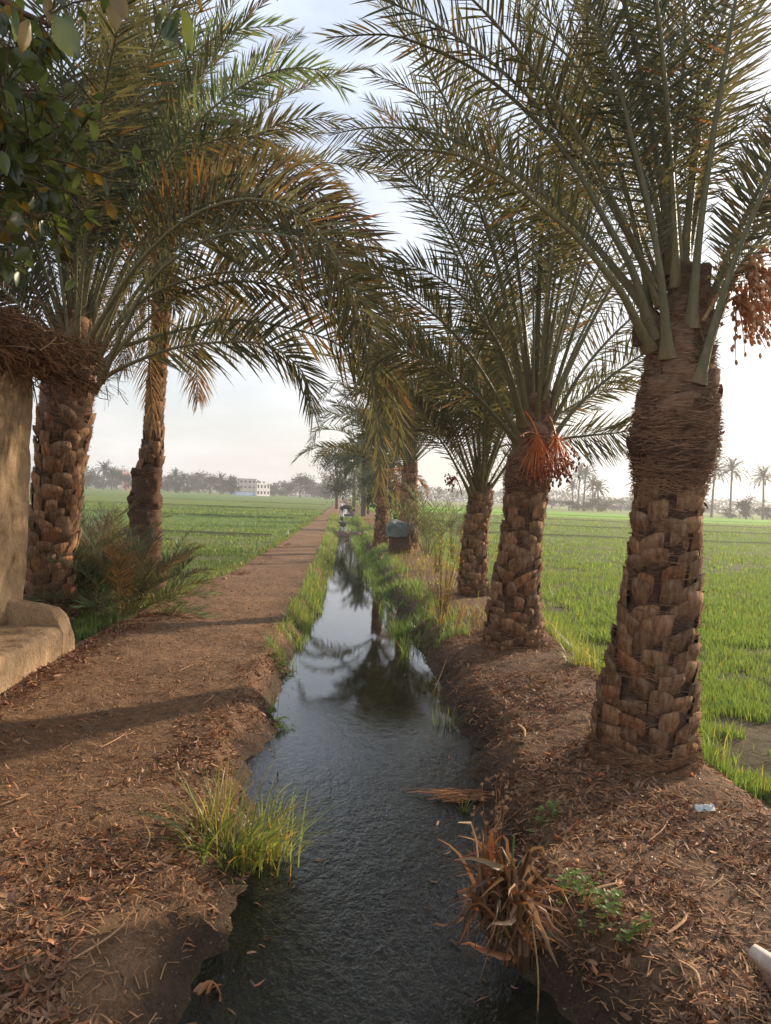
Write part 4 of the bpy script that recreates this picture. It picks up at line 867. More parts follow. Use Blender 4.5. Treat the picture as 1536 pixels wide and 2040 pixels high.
# the one long stem hanging to the water
mb = MB(); P = spline([lp(1058, 1790, -.1), lp(1066, 1880, -.16), lp(1062, 1960, -.2), lp(1052, 2030, -.25)], 10); tube(mb, P, .006, 5, 0, (1.1, 1.1, .9), True, .5); mb.build('hanging_stem', STRAW, rt, smooth=True)

# dry flower stems
p = at(975, 1700, -.05); r = np.random.default_rng(23)
rt = empty('dry_weed', (p[0], p[1], zg1(p[0], p[1]))); tag(rt, 'thin dry weed stems with pale seed heads rising behind the reed stump', 'dry weed'); mb = MB(); heads = []
K = np.linalg.norm(p)/1530
for (u, v) in [(957, 1500), (1003, 1500), (985, 1480), (995, 1490), (960, 1560), (1000, 1530), (940, 1540), (985, 1560)]:
    e = np.array([(u-975)*K, r.normal(0, .05), (1705-v)*K]); m = e*.5+r.normal(0, .025, 3); P = spline([[r.normal(0, .01), 0, 0], m*.6+r.normal(0, .012, 3), m, e], 12)+r.normal(0, .002, (12, 3)); tube(mb, P, np.linspace(.0025, .0012, 12), 4, 0, (1, .7, .55), False)
    heads.append(e)
    for j in range(4):
        q = P[r.integers(5, 11)]; e2 = q+r.normal(0, .035, 3)+[0, 0, .03]; tube(mb, [q, (q+e2)/2, e2], .001, 3, 0, (1, .7, .55), False); heads.append(e2)
mb.build('stem', STRAW, rt)
for h_ in heads:
    mb = MB()
    q = nrm(r.normal(0, 1, (14, 3)))*.010
    for a in q: tube(mb, [h_, h_+a*.6, h_+a], .0018, 3, 0, (1.5, 1.35, 1.2), False)
    mb.build('seed_head', STRAW, rt)
# mat of dry stems floating
r = np.random.default_rng(29); mb = MB(); p = at(915, 1590, WZ)
for k in range(70):
    a = r.normal(0, .22); q = np.array([p[0]+r.normal(.05, .10), p[1]+r.normal(0, .035), WZ+.012]); L = r.uniform(.1, .34); d = np.array([math.cos(a), math.sin(a)*.8-.15, 0])
    P = spline([q-d*L/2, q+[0, r.normal(0, .02), r.uniform(0, .03)], q+d*L/2+[0, r.normal(0, .03), r.uniform(-.01, .04)]], 8); tube(mb, P, .0018, 3, 0, np.array([1, .75, .6])*r.uniform(.5, 1.3), False)
tag(mb.build('dry_stem_mat', STRAW), 'tangled mat of thin dry stems caught at the right water edge', 'dry stems')

# pale litter, stones, brick chips
def rock(u, v, s, label, c, m=None, name='stone', z=0, sc_=(1, .7, .5), cat='stone', seed=0, sub=2, rough=.25, group=None):
    p = at(u, v, z); bmv = []
    import bmesh
    bm = bmesh.new(); bmesh.ops.create_icosphere(bm, subdivisions=sub, radius=1); r = np.random.default_rng(seed+int(u))
    V = np.array([q.co[:] for q in bm.verts]); F = [[q.index for q in f.verts] for f in bm.faces]; bm.free()
    V = np.sign(V)*np.abs(V)**.7; V *= (1+r.normal(0, rough*.3, (len(V), 1)))*np.array(sc_)*s
    a = r.uniform(0, 3.14); V = V@np.array([[math.cos(a), math.sin(a), 0], [-math.sin(a), math.cos(a), 0], [0, 0, 1]])
    mb = MB(); mb.add(V, F, 0, c); o = mb.build(name, m or STRAW); o.location = (p[0], p[1], zg1(p[0], p[1])+s*sc_[2]*.5); return tag(o, label, cat, group)
WHITE = m_surf('white plastic', [(.3, (.62, .63, .58)), (.7, (.80, .81, .78))], (12, 12, 12), 6, .6, .9, .01, vc=False)
p = at(1402, 1648, 0); mb = MB(); r = np.random.default_rng(5)
g_ = np.array([(a, b) for b in np.linspace(-1, 1, 7) for a in np.linspace(-1, 1, 11)])
V3 = np.stack([g_[:, 0]*.046, g_[:, 1]*.022+.004*g_[:, 0], .016*(1-g_[:, 1]**2)+.006*np.sin(g_[:, 0]*7+g_[:, 1]*4)+r.normal(0, .002, 77)], 1)
mb.add(V3, [[i*11+j, i*11+j+1, (i+1)*11+j+1, (i+1)*11+j] for i in range(6) for j in range(10)]); mb.add(V3*[1, 1, .1]-[0, 0, .004], [[i*11+j, i*11+j+1, (i+1)*11+j+1, (i+1)*11+j] for i in range(6) for j in range(10)])
o = mb.build('crumpled_wrapper', WHITE); o.location = (p[0], p[1], zg1(p[0], p[1])+.03); o.rotation_euler = (0, R(-6), R(-12)); tag(o, 'crumpled white wrapper on the right bank below the foreground palm', 'litter')
rock(1195, 1570, .022, 'orange brick chip on the ground left below the foreground palm', (1.4, .65, .45), name='brick_chip', cat='brick chip')
rock(1375, 1572, .018, 'small orange stone right below the foreground palm', (1.5, .9, .4))
rock(1320, 1572, .013, 'small white chip near the foreground palm foot', (2, 1.95, 1.9))
rock(1148, 1735, .014, 'small pinkish stone on the right bank litter', (1.8, 1.4, 1.2))
rock(1290, 1600, .03, 'flat grey wood chip below the foreground palm', (1, .95, .9), sc_=(1, .4, .25))
rock(448, 1155, .06, 'flat stone at the left edge of the path beside the field', (.9, .8, .8), sc_=(1, .5, .35))
rock(355, 1360, .02, 'small stone on the path', (1.1, .9, .8))
rock(15, 1572, .014, 'round pebble at the left frame edge', (1.6, 1.2, 1))
rock(450, 1880, .05, 'brown soil lump under a curled dead leaf at the left water edge', (.5, .4, .32), name='soil_lump', cat='soil lump', sc_=(1, .8, .6))
# big curled dead leaf by that lump
mb = MB(); p = at(428, 1900, -.08)
for k, (dx, dz, tw) in enumerate([(-.07, -.02, .2), (-.01, -.06, 1.2), (.04, -.02, 2.2), (-.04, .03, .8)]):
    P = spline([[0, 0, .07], [dx*.5, -.02, .065], [dx, -.04, .03+dz*.5], [dx*1.2, -.05, dz]], 8); ribbon(mb, P, np.array([.2, .7, 1, 1, .9, .7, .4, .05])*.03, np.array([math.cos(tw), math.sin(tw), 0]), (1, .7, .55), 0, .3)
o = mb.build('dead_leaf', LITTER); o.location = (p[0], p[1], zg1(p[0], p[1])+.01); tag(o, 'large curled brown dead leaf on a soil lump at the left water edge', 'dead leaf')
# curled bigger leaves: individual
r = np.random.default_rng(61)
# pipe and block at lower right
p = at(1535, 2010, 0); zz = zg1(p[0], p[1]); WOOD = m_surf('weathered wood', [(.3, (.40, .30, .24)), (.7, (.60, .50, .43))], (4, 30, 4), 3, .7, .5, .004, vc=False)
RUST = m_surf('rusty pipe', [(.3, (.20, .12, .085)), (.7, (.42, .29, .21))], (9, 9, 9), 4, .6, .6, .004, vc=False)
K = 2.45/1530
mb = MB(); a_ = np.array([-.02, .06, .115]); b_ = np.array([.10, -.10, .06])
P = np.array([a_+(b_-a_)*t for t in np.linspace(0, 1, 5)]); d_ = nrm(b_-a_); s_ = nrm(np.cross(d_, [0, 0, 1.])); n__ = np.cross(s_, d_)
sec = [(-.022, -.022), (.022, -.022), (.025, .0), (.019, .024), (-.019, .024), (-.025, .0)]
Vw = np.array([q+s_*x_*k+n__*y_*k for q, k in zip(P, (.8, 1, 1, 1.03, 1.0)) for x_, y_ in sec]); mb.add(Vw, [[i*6+j, i*6+(j+1) % 6, (i+1)*6+(j+1) % 6, (i+1)*6+j] for i in range(4) for j in range(6)]); mb.add(Vw[:6], [[0, 1, 2, 3, 4, 5]]); mb.add(Vw[-6:], [[0, 1, 2, 3, 4, 5]])
o = mb.build('wooden_peg', WOOD); o.location = (p[0], p[1]+.03, zz); tag(o, 'pale squared wooden peg leaning at the lower right frame corner', 'wooden peg')
mb = MB(); r0, r1 = .036, .026; a = np.arange(20)/20*2*np.pi; Q0 = np.array([.03, -.02, .045]); dv = nrm(np.array([-.25, -1, .25])); s_ = nrm(np.cross(dv, [0, 0, 1.])); n__ = np.cross(s_, dv)
rings = [(0, r0), (-.14, r0), ]; RR = []
for off, rr0 in [(-.28, r0), (0, r0), (.003, (r0+r1)/2), (0, r1), (-.25, r1)]: RR.append(Q0+dv*off+(np.cos(a)[:, None]*s_+np.sin(a)[:, None]*n__)*rr0)
mb.add(np.concatenate(RR), [[i*20+j, i*20+(j+1) % 20, (i+1)*20+(j+1) % 20, (i+1)*20+j] for i in range(4) for j in range(20)])
o = mb.build('pipe', RUST, smooth=True); o.location = (p[0]+.01, p[1]-.02, zz); tag(o, 'short open ended rusty pipe lying below the wooden peg at the lower right corner', 'pipe')

# ------------------------------------------------------------------ mud wall, bench, thatch
MUD = m_surf('mud plaster', [(.32, (.19, .12, .066)), (.45, (.38, .255, .145)), (.6, (.47, .325, .19)), (.75, (.56, .42, .26))], (2, 2, 1.3), 3.2, .95, 1.0, .035, vc=False, fine=16, detail=12)
def soft_box(mb, x0, x1, y0, y1, z0, z1, res=.09, amp=.012, seed=0, rad=.05):
    # rounded, slightly uneven box
    def face(o, a, b, na, nb):
        A, B = np.meshgrid(np.linspace(0, 1, na), np.linspace(0, 1, nb)); V = np.array(o)+A[..., None]*np.array(a)+B[..., None]*np.array(b); return V.reshape(-1, 3), [[j*na+i, j*na+i+1, (j+1)*na+i+1, (j+1)*na+i] for j in range(nb-1) for i in range(na-1)]
    dx, dy, dz = x1-x0, y1-y0, z1-z0; N_ = lambda d: max(3, int(d/res)+1)
    fs = [((x0, y0, z0), (dx, 0, 0), (0, 0, dz), N_(dx), N_(dz)), ((x0, y1, z0), (dx, 0, 0), (0, 0, dz), N_(dx), N_(dz)), ((x0, y0, z0), (0, dy, 0), (0, 0, dz), N_(dy), N_(dz)), ((x1, y0, z0), (0, dy, 0), (0, 0, dz), N_(dy), N_(dz)), ((x0, y0, z1), (dx, 0, 0), (0, dy, 0), N_(dx), N_(dy))]
    for f in fs:
        V, F = face(*f)
        lo = np.array([x0, y0, z0]); hi = np.array([x1, y1, z1]); q = np.clip(V, lo+rad, hi-rad); q[:, 2] = np.minimum(V[:, 2], z1-rad); d = V-q; L = np.linalg.norm(d, axis=1, keepdims=True)
        V = q+d/np.maximum(L, 1e-6)*np.minimum(L, rad)
        nn = (fbm(V[:, 0]*3+V[:, 2]*2.3+seed, V[:, 1]*3+V[:, 2]*1.7, 3, seed)-.47)*amp*2; V = V+(V-(lo+hi)/2)/np.array([dx, dy, dz])*nn[:, None]*2
        mb.add(V, F)
wc = aty(52, 1205, 7.45); wx = wc[0]
rt = empty('mud_wall_hut', (wx, 5.5, -.1)); tag(rt, 'mud plastered hut wall at the left edge under a rough thatch', 'mud hut')
mb = MB(); soft_box(mb, wx-1.8, wx, 1.2, 7.5, -.25, 2.62, .09, .035, 3, .07); o = mb.build('wall', MUD, smooth=True); adopt(o, rt)
# built-in bench
bx1 = -2.44; sz_ = .27
mb = MB(); soft_box(mb, wx-.1, bx1, 1.3, 7.05, -.2, sz_, .05, .03, 5, .06)
# raised rounded end lip
ny_, nx_ = 12, 24; Vb = []; xs_ = np.linspace(wx-.05, bx1+.01, nx_)
for x_ in xs_:
    t = (x_-wx)/(bx1-wx); top = np.interp(t, [0, .15, .5, .78, .92, 1], [.50, .48, .45, .42, .36, .22])
    for yy_, zz_ in [(6.96, -.2), (6.97, sz_-.02), (6.985, sz_+.05), (7.01, top-.04), (7.05, top-.008), (7.12, top), (7.2, top-.01), (7.26, top-.06), (7.29, .1), (7.3, -.2)]: Vb.append((x_, yy_+.01*math.sin(x_*9), min(zz_, top)))
mb.add(Vb, [[i*10+j, i*10+j+1, (i+1)*10+j+1, (i+1)*10+j] for i in range(nx_-1) for j in range(9)]); mb.add(Vb[-10:], [list(range(10))])
o = mb.build('bench', MUD, smooth=True); adopt(o, rt); o['label'] = 'low mud bench built against the wall with a raised rounded end'
for (x_, y_) in [(wx+.35, 6.6), (wx+.3, 6.75), (wx+.12, 6.35)]: pass
# thatch
r = np.random.default_rng(44); mb = MB()
zt = 2.50; y1 = 7.9; x1 = wx+.62
tube_n = 0
soft_box(mb, wx-1.9, wx+.28, 1.0, 7.75, 2.64, 2.90, .15, .06, 9, .08)
mb2 = MB()
for k in range(430):     # palm stalks lying outwards
    y_ = r.uniform(4.5, 7.9); a = np.radians(r.normal(8, 22)); L = r.uniform(.5, 1.5); z_ = r.uniform(2.54, 2.95)
    end = np.array([wx+r.uniform(.02, .40)+.05*(y_-6), y_, z_-.12*r.random()]); d = np.array([math.cos(a), math.sin(a), r.normal(-.12, .10)]); st_ = end-d*L; st_[2] = max(st_[2], 2.75)
    P = spline([st_, (st_+end)/2+[0, 0, .04], end], 7); tube(mb2, P, r.uniform(.006, .018)*np.linspace(.7, 1, 7), 5, 0, np.array([.55, .42, .32])*r.uniform(.4, 1.3), True, .6)
for k in range(2600):    # straw
    y_ = r.uniform(4.5, 8.1); z_ = r.uniform(2.55, 3.05)-.15*r.random(); p_ = np.array([wx+r.normal(.14, .19)+.05*(y_-6), y_, z_]); d = nrm(np.array([r.normal(.5, .6), r.normal(0, .8), r.normal(-.25, .35)])); L = r.uniform(.06, .28); q = p_+d*L; q[2] -= .06*r.random()
    P = spline([p_, (p_+q)/2+r.normal(0, .015, 3), q], 4); ribbon(mb2, P, r.uniform(.003, .010), nrm(r.normal(0, 1, 3)), np.array([.66, .52, .40])*r.uniform(.3, 1.3), 0, .2)
for (u1, v1, u2, v2) in [(60, 740, 78, 830), (0, 720, 12, 835), (95, 770, 125, 832), (30, 700, 150, 790), (10, 690, 140, 760)]:
    a, b = aty(u1, v1, 7.3), aty(u2, v2, 7.15); tube(mb2, spline([a, (a+b)/2+[0, 0, .03], b], 8), .009, 5, 0, (.6, .42, .3), True, .6)
mb.F = mb.F; o1 = mb.build('roof', CORE, smooth=True); adopt(o1, rt)
o2 = mb2.build('thatch', STRAW, o1); 

# ------------------------------------------------------------------ overhanging leafy branches, upper left
rt = empty('broadleaf_tree', (-2.05, .55, 0)); tag(rt, 'leafy tree with broad green leaves hanging into the upper left corner', 'tree')
mb = MB(); r = np.random.default_rng(101); base = np.array([-2.05, .55, 0])
tr = spline([[0, 0, -.2], [.05, .1, 1.2], [.0, .25, 2.4], [.1, .5, 3.4], [.2, .8, 4.4]], 14); tube(mb, tr, np.linspace(.13, .05, 14), 9, 0, (1, 1, 1)); adopt(mb.build('trunk', BARK, rt, smooth=True), rt).location = (0, 0, 0)
mb = MB(); Ms = []; Ps = []; Sz = []
brs = []
def branch(P0, P1_, P2_, rad, nt, size, spr):
    Q = spline([P0, P1_, P2_], 16); tube(mb, Q, np.linspace(rad, rad*.25, 16), 6, 0, (.9, .8, .7), True)
    for k in range(nt):
        t = r.uniform(.25, 1); b = Q[int(t*15)]; d = nrm(r.normal(0, 1, 3)+[.1, .2, -.35]); L = r.uniform(.08, .26)*spr; e = b+d*L
        tube(mb, [b, (b+e)/2+r.normal(0, .01, 3), e], .003, 4, 0, (.9, .8, .7), False)
        for j in range(r.integers(4, 9)):
            s = r.uniform(.2, 1); q = b+(e-b)*s; dd = nrm(d*.5+r.normal(0, .8, 3)+[0, 0, -.55]); Ps.append(q); Ms.append(dd); Sz.append(size*r.uniform(.55, 1.2))
B0 = lambda u, v, Y: aty(u, v, Y)-base
st1 = np.array([0, .25, 2.4]); st2 = np.array([.1, .5, 3.3])
branch(st1, B0(-150, 250, 2.4), B0(150, 330, 3.4), .028, 80, .075, 1.7)
branch(st1, B0(-120, 150, 2.4), B0(110, 190, 3.2), .026, 70, .075, 1.6)
branch(st2, B0(-60, -40, 2.2), B0(120, 60, 2.6), .026, 40, .085, 1.2)
branch(st2, B0(-60, 60, 2.6), B0(60, 130, 3.0), .02, 30, .08, 1.2)
branch(st1, B0(-150, 350, 2.4), B0(20, 400, 3.0), .016, 26, .07, 1.2)
branch(st1, B0(-100, 420, 2.6), B0(150, 420, 3.3), .016, 46, .07, 1.5)
branch(st1, B0(-60, 330, 2.6), B0(190, 260, 3.4), .016, 46, .07, 1.5)
branch(st2, B0(150, -160, 2.0), B0(350, -25, 2.2), .02, 12, .085, .7)
branch(st1, B0(-100, 300, 2.6), B0(100, 260, 3.2), .016, 60, .075, 1.6)
for (ex, ey, ez) in [(1.2, 3.2, 4.6), (2.6, 3.0, 4.9), (3.0, 1.6, 4.6), (.4, 4.6, 5.2), (2.0, 4.8, 5.6), (3.2, 4.6, 5.6), (1.4, 1.4, 4.3), (-.8, 2.4, 4.6)]:  # unseen limbs overhead, added to darken the water's reflection and the near ground
    branch(np.array([.2, .8, 4.3]), np.array([ex*.5, ey*.6+.2, ez+.1]), np.array([ex, ey, ez]), .035, 85, .10, 3.2)
adopt(mb.build('branch', BARK, rt, smooth=True), rt).location = (0, 0, 0)
for (u, v, Y_, du, dv, s) in [(105, 25, 1.9, .45, -.75, .12), (335, 30, 2.0, .1, -1, .085), (350, 20, 2.0, -.25, -1, .08), (358, 20, 2.0, .35, -1, .10), (60, 40, 1.9, -.3, -.9, .08), (20, 10, 1.8, .2, -1, .08), (340, 10, 2.0, -.6, -.9, .08), (0, 300, 2.2, .3, -1, .07), (5, 180, 2.2, .5, -.7, .07)]:
    Ps.append(B0(u, v, Y_)); Ms.append(nrm(np.array([du, .1, dv]))); Sz.append(s)
Ps = np.array(Ps); D = np.array(Ms); Sz = np.array(Sz)[:, None]; S2 = nrm(np.cross(D, nrm(r.normal(0, .6, D.shape)+[0, .4, 1]))); N2 = np.cross(S2, D)
Vt = []
for i, w_ in enumerate([.03, .2, .27, .25, .15, .0]):
    t = i/5; Vt += [(t, -w_, .08-.12*t*t), (t, 0, -.12*t*t), (t, w_, .08-.12*t*t)]
Ft = [[i*3+j, i*3+j+1, i*3+j+4, i*3+j+3] for i in range(5) for j in range(2)]
mb = MB(); cc = np.array([1, 1, 1.])*r.uniform(.6, 1.4, (len(Ps), 1)); br_ = r.random(len(Ps)) < .15; cc[br_] *= [2.6, 1.3, 1]
mb.inst(Vt, Ft, np.stack([D*Sz, S2*Sz, N2*Sz], 2), Ps, cc); mb.build('foliage', BROAD, rt, smooth=True)

# ------------------------------------------------------------------ wrapped block, dam, animals
p = aty(797, 1080, 20.2); Yb = p[1]
rt = empty('covered_block', (p[0], p[1], zg1(p[0], p[1])-.02)); tag(rt, 'dark mud brick block draped with a crumpled blue grey sheet, beside the canal', 'covered block')
rt.scale = (1.0, 1.0, 1.05); mb = MB(); soft_box(mb, -.29, .27, -.28, .28, -.08, .56, .07, .05, 7, .06); mb.build('block', CORE, rt, smooth=True)
SHEET = m_surf('sheet', [(.3, (.17, .20, .185)), (.7, (.32, .35, .32))], (3, 3, 14), 4, .75, 1, .04, vc=False)
mb = MB(); soft_box(mb, -.34, .36, -.33, .33, .40, .80, .04, .16, 12, .19); mb.build('sheet', SHEET, rt, smooth=True)
# mud dam with rubbish
p = at(705, 1070, WZ); mb = MB(); r = np.random.default_rng(66)
g1, g2 = np.meshgrid(np.linspace(-1, 1, 24), np.linspace(-1, 1, 12)); wdm = 1.1
Vd = np.stack([p[0]+.15+g1*wdm, p[1]+1.2+g2*.9+.1*np.sin(g1*5), WZ-.05+.22*(1-g2**2)*(1-.1*g1**2)+.05*(fbm(g1*4, g2*3, 3, 3)-.4)], -1).reshape(-1, 3)
mb.add(Vd, [[j*24+i, j*24+i+1, (j+1)*24+i+1, (j+1)*24+i] for j in range(11) for i in range(23)], 0, (.15, .10, .07)); tag(mb.build('mud_dam', SOIL, smooth=True), 'low mud dam crossing the canal where the dry path begins', 'mud dam')
for k, (u, v, s, c_, lb) in enumerate([(728, 1065, .10, (1.5, 1.5, 1.4), 'white crumpled plastic scrap, larger one on the mud dam'), (716, 1068, .07, (1.4, 1.4, 1.3), 'small white scrap on the mud dam beside a larger one'), (690, 1066, .08, (1.3, 1.2, 1.1), 'grey stone on the left end of the mud dam')]):
    rock(u, v, s, lb, c_, z=-.1, seed=k, name='scrap' if k < 2 else 'stone', cat='litter' if k < 2 else 'stone').location.z = WZ+.2
# slabs near the path end
r = np.random.default_rng(8)
SLAB = m_surf('grey slab', [(.3, (.08, .085, .085)), (.7, (.15, .155, .15))], (3, 3, 3), 4, .8, .5, .02, vc=False)
for k, (u, v) in enumerate([(684, 1032), (690, 1027), (694, 1022), (688, 1038)]):
    p = at(u, v, 0); mb = MB(); soft_box(mb, -.55, .55, -.4, .4, 0, .16+.04*k, .2, .06, k, .05); o = mb.build('stone_slab', SLAB, smooth=True); o.location = (p[0], p[1], max(zg1(p[0], p[1]), -.24)+.0); o.scale = (.6, .6, .6); o.rotation_euler = (r.normal(0, .06), r.normal(0, .06), r.uniform(0, 3))
    tag(o, 'grey flat slab dumped where the grass strip meets the far path end', 'slab', 'grey slabs dumped by the far path end')

FUR = m_surf('dark fur', [(.3, (.018, .015, .013)), (.7, (.05, .042, .036))], (3, 3, 3), 5, .9, .4, .01)
def skin_body(name, verts, edges, radii, m, parent=None, sub=2):
    me = bpy.data.meshes.new(name); me.from_pydata(verts, edges, []); o = bpy.data.objects.new(name, me); col.objects.link(o)
    s = o.modifiers.new('skin', 'SKIN'); sb = o.modifiers.new('sub', 'SUBSURF'); sb.levels = sb.render_levels = sub
    for i, d in enumerate(me.skin_vertices[0].data): d.radius = radii[i] if isinstance(radii[i], tuple) else (radii[i],)*2; d.use_root = (i == 0)
    dg = bpy.context.evaluated_depsgraph_get(); me2 = bpy.data.meshes.new_from_object(o.evaluated_get(dg)); o.modifiers.clear(); o.data = me2
    for q in me2.polygons: q.use_smooth = True
    a = me2.color_attributes.new('Col', 'FLOAT_COLOR', 'POINT'); a.data.foreach_set('color', np.ones(len(me2.vertices)*4, np.float32))
    me2.materials.clear(); me2.materials.append(m); 
    if parent: o.parent = parent
    return o
# calf seen end-on, grazing
V_ = [(0, 0, .78), (0, .35, .80), (0, .75, .80), (0, .95, .78), (0, 1.15, .70), (0, 1.35, .52), (0, 1.48, .38),
      (.14, .0, .60), (.15, .03, .38), (.14, -.04, .33), (.14, .0, .04), (-.14, .0, .60), (-.15, .03, .38), (-.14, -.04, .33), (-.14, .02, .04),
      (.12, .78, .55), (.12, .78, .32), (.12, .80, .04), (-.12, .78, .55), (-.12, .80, .32), (-.12, .76, .04), (0, -.16, .74), (0, -.2, .45)]
E_ = [(0, 1), (1, 2), (2, 3), (3, 4), (4, 5), (5, 6), (0, 7), (7, 8), (8, 9), (9, 10), (0, 11), (11, 12), (12, 13), (13, 14), (2, 15), (15, 16), (16, 17), (2, 18), (18, 19), (19, 20), (0, 21), (21, 22)]
Rr = [.19, .23, .22, .17, .11, .10, .06, .10, .05, .04, .035, .10, .05, .04, .035, .09, .045, .035, .09, .045, .035, .03, .02]
p = at(681, 1019, 0)
o = skin_body('calf', V_, E_, Rr, FUR); o.location = (p[0], p[1], zg1(p[0], p[1])); o.rotation_euler = (0, 0, R(-60)); tag(o, 'dark calf standing head down at the far end of the path', 'calf')
# egret
FEATH = m_surf('white feathers', [(.3, (.75, .73, .68)), (.7, (.85, .84, .8))], (8, 8, 8), 5, .8, .3, .005, vc=False)
p = at(572, 1073, 0); rt = empty('egret', (p[0], p[1], zg1(p[0], p[1]))); rt.rotation_euler.z = R(-70); rt.scale = (.85, .85, .85); tag(rt, 'small white egret standing at the left edge of the path', 'bird')
V_ = [(0, 0, .20), (.07, .0, .235), (.10, 0, .29), (.085, 0, .34), (.11, 0, .375), (.145, 0, .378), (-.07, 0, .17), (-.14, 0, .13)]
skin_body('body', V_, [(0, 1), (1, 2), (2, 3), (3, 4), (4, 5), (0, 6), (6, 7)], [.055, .042, .022, .018, .024, .012, .042, .015], FEATH, rt)
mb = MB(); tube(mb, [(.150, 0, .378), (.18, 0, .372), (.21, 0, .362)], [.008, .006, .001], 6, 0, (1.5, 1.1, .3)); mb.build('beak', STRAW, rt)
for s in (-1, 1):
    mb = MB(); tube(mb, [(0, s*.02, .16), (.01, s*.02, .08), (0, s*.02, .0)], .005, 5, 0, (.3, .3, .3)); mb.build('leg', STRAW, rt)

# ------------------------------------------------------------------ far palms and trees
def far_palm_mesh(seed, h, nfr=34, L=2.7, lean=.3):
    r = np.random.default_rng(seed); mt = MB(); P = spline([[0, 0, -.2], [lean*.3, 0, h*.5], [lean, 0, h]], 10); tube(mt, P, np.linspace(.26, .17, 10)*r.uniform(.95, 1.05, 10), 8, 0, (1, 1, 1))
    mc = MB(); top = P[-1]
    for k in range(nfr):
        az = k*137.5+r.normal(0, 8); f = (k+.5)/nfr; e = 85-105*f+r.normal(0, 5); C_, S = arc(top+[0, 0, .1], az, e, L*r.uniform(.85, 1.1), 55+20*f, 10)
        tube(mc, C_, np.linspace(.03, .008, 10), 3, 0, (1, 1, .8), False)
        T = nrm(np.gradient(C_, axis=0)); N = np.cross(S, T); m = 22; ix = np.linspace(1.2, 8.99, m); kk = ix.astype(int); fx = (ix-kk)[:, None]; pp = C_[kk]*(1-fx)+C_[kk+1]*fx
        for sg in (-1, 1):
            leaflet_set(mc, pp, T[kk], S[kk], N[kk]*(1 if N[3, 2] > 0 else -1), .55*np.interp(np.linspace(0, 1, m), [0, .2, .7, 1], [.5, 1, .9, .5])*r.uniform(.8, 1.1, m), np.full(m, .11), sg, np.radians(np.linspace(60, 25, m)), np.radians(np.full(m, 10.)+r.normal(0, 20, m)), np.full(m, .25), r, 0, np.tile(r.uniform(.8, 1.2), (m, 1))*np.ones(3))
    return mt, mc
protos = {}
def far_palm(key, x, y, h, label, group='palms standing beyond the fields', s=1.0, rot=0):
    if key not in protos:
        mt, mc = far_palm_mesh(300+key, [9, 7.5, 10.5, 5][key % 4], L=[3.5, 3.0, 3.9, 3.0][key % 4]); a = mt.build('trunk', BARK); b = mc.build('crown', FARLEAF); protos[key] = (a.data, b.data); bpy.data.objects.remove(a); bpy.data.objects.remove(b)
    rt = empty('palm_tree', (x, y, -.15)); H0 = [9, 7.5, 10.5, 5][key % 4]+1.6; k = h/H0; rt.scale = (k, k, k); rt.rotation_euler.z = rot
    for nm, d in zip(('trunk', 'crown'), protos[key]):
        o = bpy.data.objects.new(nm, d); col.objects.link(o); o.parent = rt
    return tag(rt, label, 'palm tree', group)
def tree_mesh(seed, h, w_, n_=2600, leaf=.22, trunkh=.3, blobs=11, low=.12):
    r = np.random.default_rng(seed); mt = MB(); tube(mt, spline([[0, 0, -.2], [.1, 0, h*.3], [.0, .1, h*.6]], 7), np.linspace(.035*h, .015*h, 7), 7, 0)
    cs = []
    for k in range(blobs):
        a = r.uniform(0, 6.28); q = r.uniform(0, .75)*w_/2; z = h*r.uniform(low+.15, .86); cs.append((math.cos(a)*q*(1.1-z/h*.5), math.sin(a)*q*(1.1-z/h*.5), z, w_*r.uniform(.14, .26)))
        tube(mt, spline([[0, 0, h*.25], [cs[-1][0]*.5, cs[-1][1]*.5, z*.75], list(cs[-1][:3])], 5), np.linspace(.014*h, .004*h, 5), 4, 0, (1, 1, 1), False)
    mc = MB(); Ps = []; cc = []
    for (a, b, z, s) in cs:
        m = n_//blobs; d = nrm(r.normal(0, 1, (m, 3)))*(r.random((m, 1))**.45)*s*[1, 1, .8]*(1+.3*r.normal(0, 1, (m, 1))); Ps.append(d+[a, b, z]); cc.append(np.full((m, 3), r.uniform(.8, 1.2)))
    Ps = np.concatenate(Ps); cc = np.concatenate(cc)*r.uniform(.7, 1.3, (len(Ps), 1)); N_ = len(Ps); M = nrm(r.normal(0, 1, (N_, 3, 3)))*(leaf*r.uniform(.5, 1.3, N_))[:, None, None]
    mc.inst([(-.7, 0, 0), (0, .35, .1), (.7, 0, 0), (0, -.35, .1)], [[0, 1, 2, 3]], M, Ps, cc); return mt, mc
def far_tree(key, x, y, h, w_, label, group='trees beyond the fields', leaf=.3, n_=2200, low=.05, cat='tree', mat_=None):
    if isinstance(key, int) and key < 10: key = f'tree{key}'
    if key not in protos:
        mt, mc = tree_mesh(400+int(key[-1]), 6, 7, n_, leaf, low=low); a = mt.build('trunk', BARK); b = mc.build('crown', mat_ or FARLEAF); protos[key] = (a.data, b.data); bpy.data.objects.remove(a); bpy.data.objects.remove(b)
    rt = empty('broadleaf_tree', (x, y, -.15)); rt.scale = (w_/7, w_/7, h/6); rt.rotation_euler.z = (x*7.3) % 6.28
    for nm, d in zip(('trunk', 'crown'), protos[key]):
        o = bpy.data.objects.new(nm, d); col.objects.link(o); o.parent = rt
    return tag(rt, label, cat, group)
def pxd(u, D): p = aty(u, 990, D); return p[0], p[1]
def hpx(px_, D): return px_/1530*D
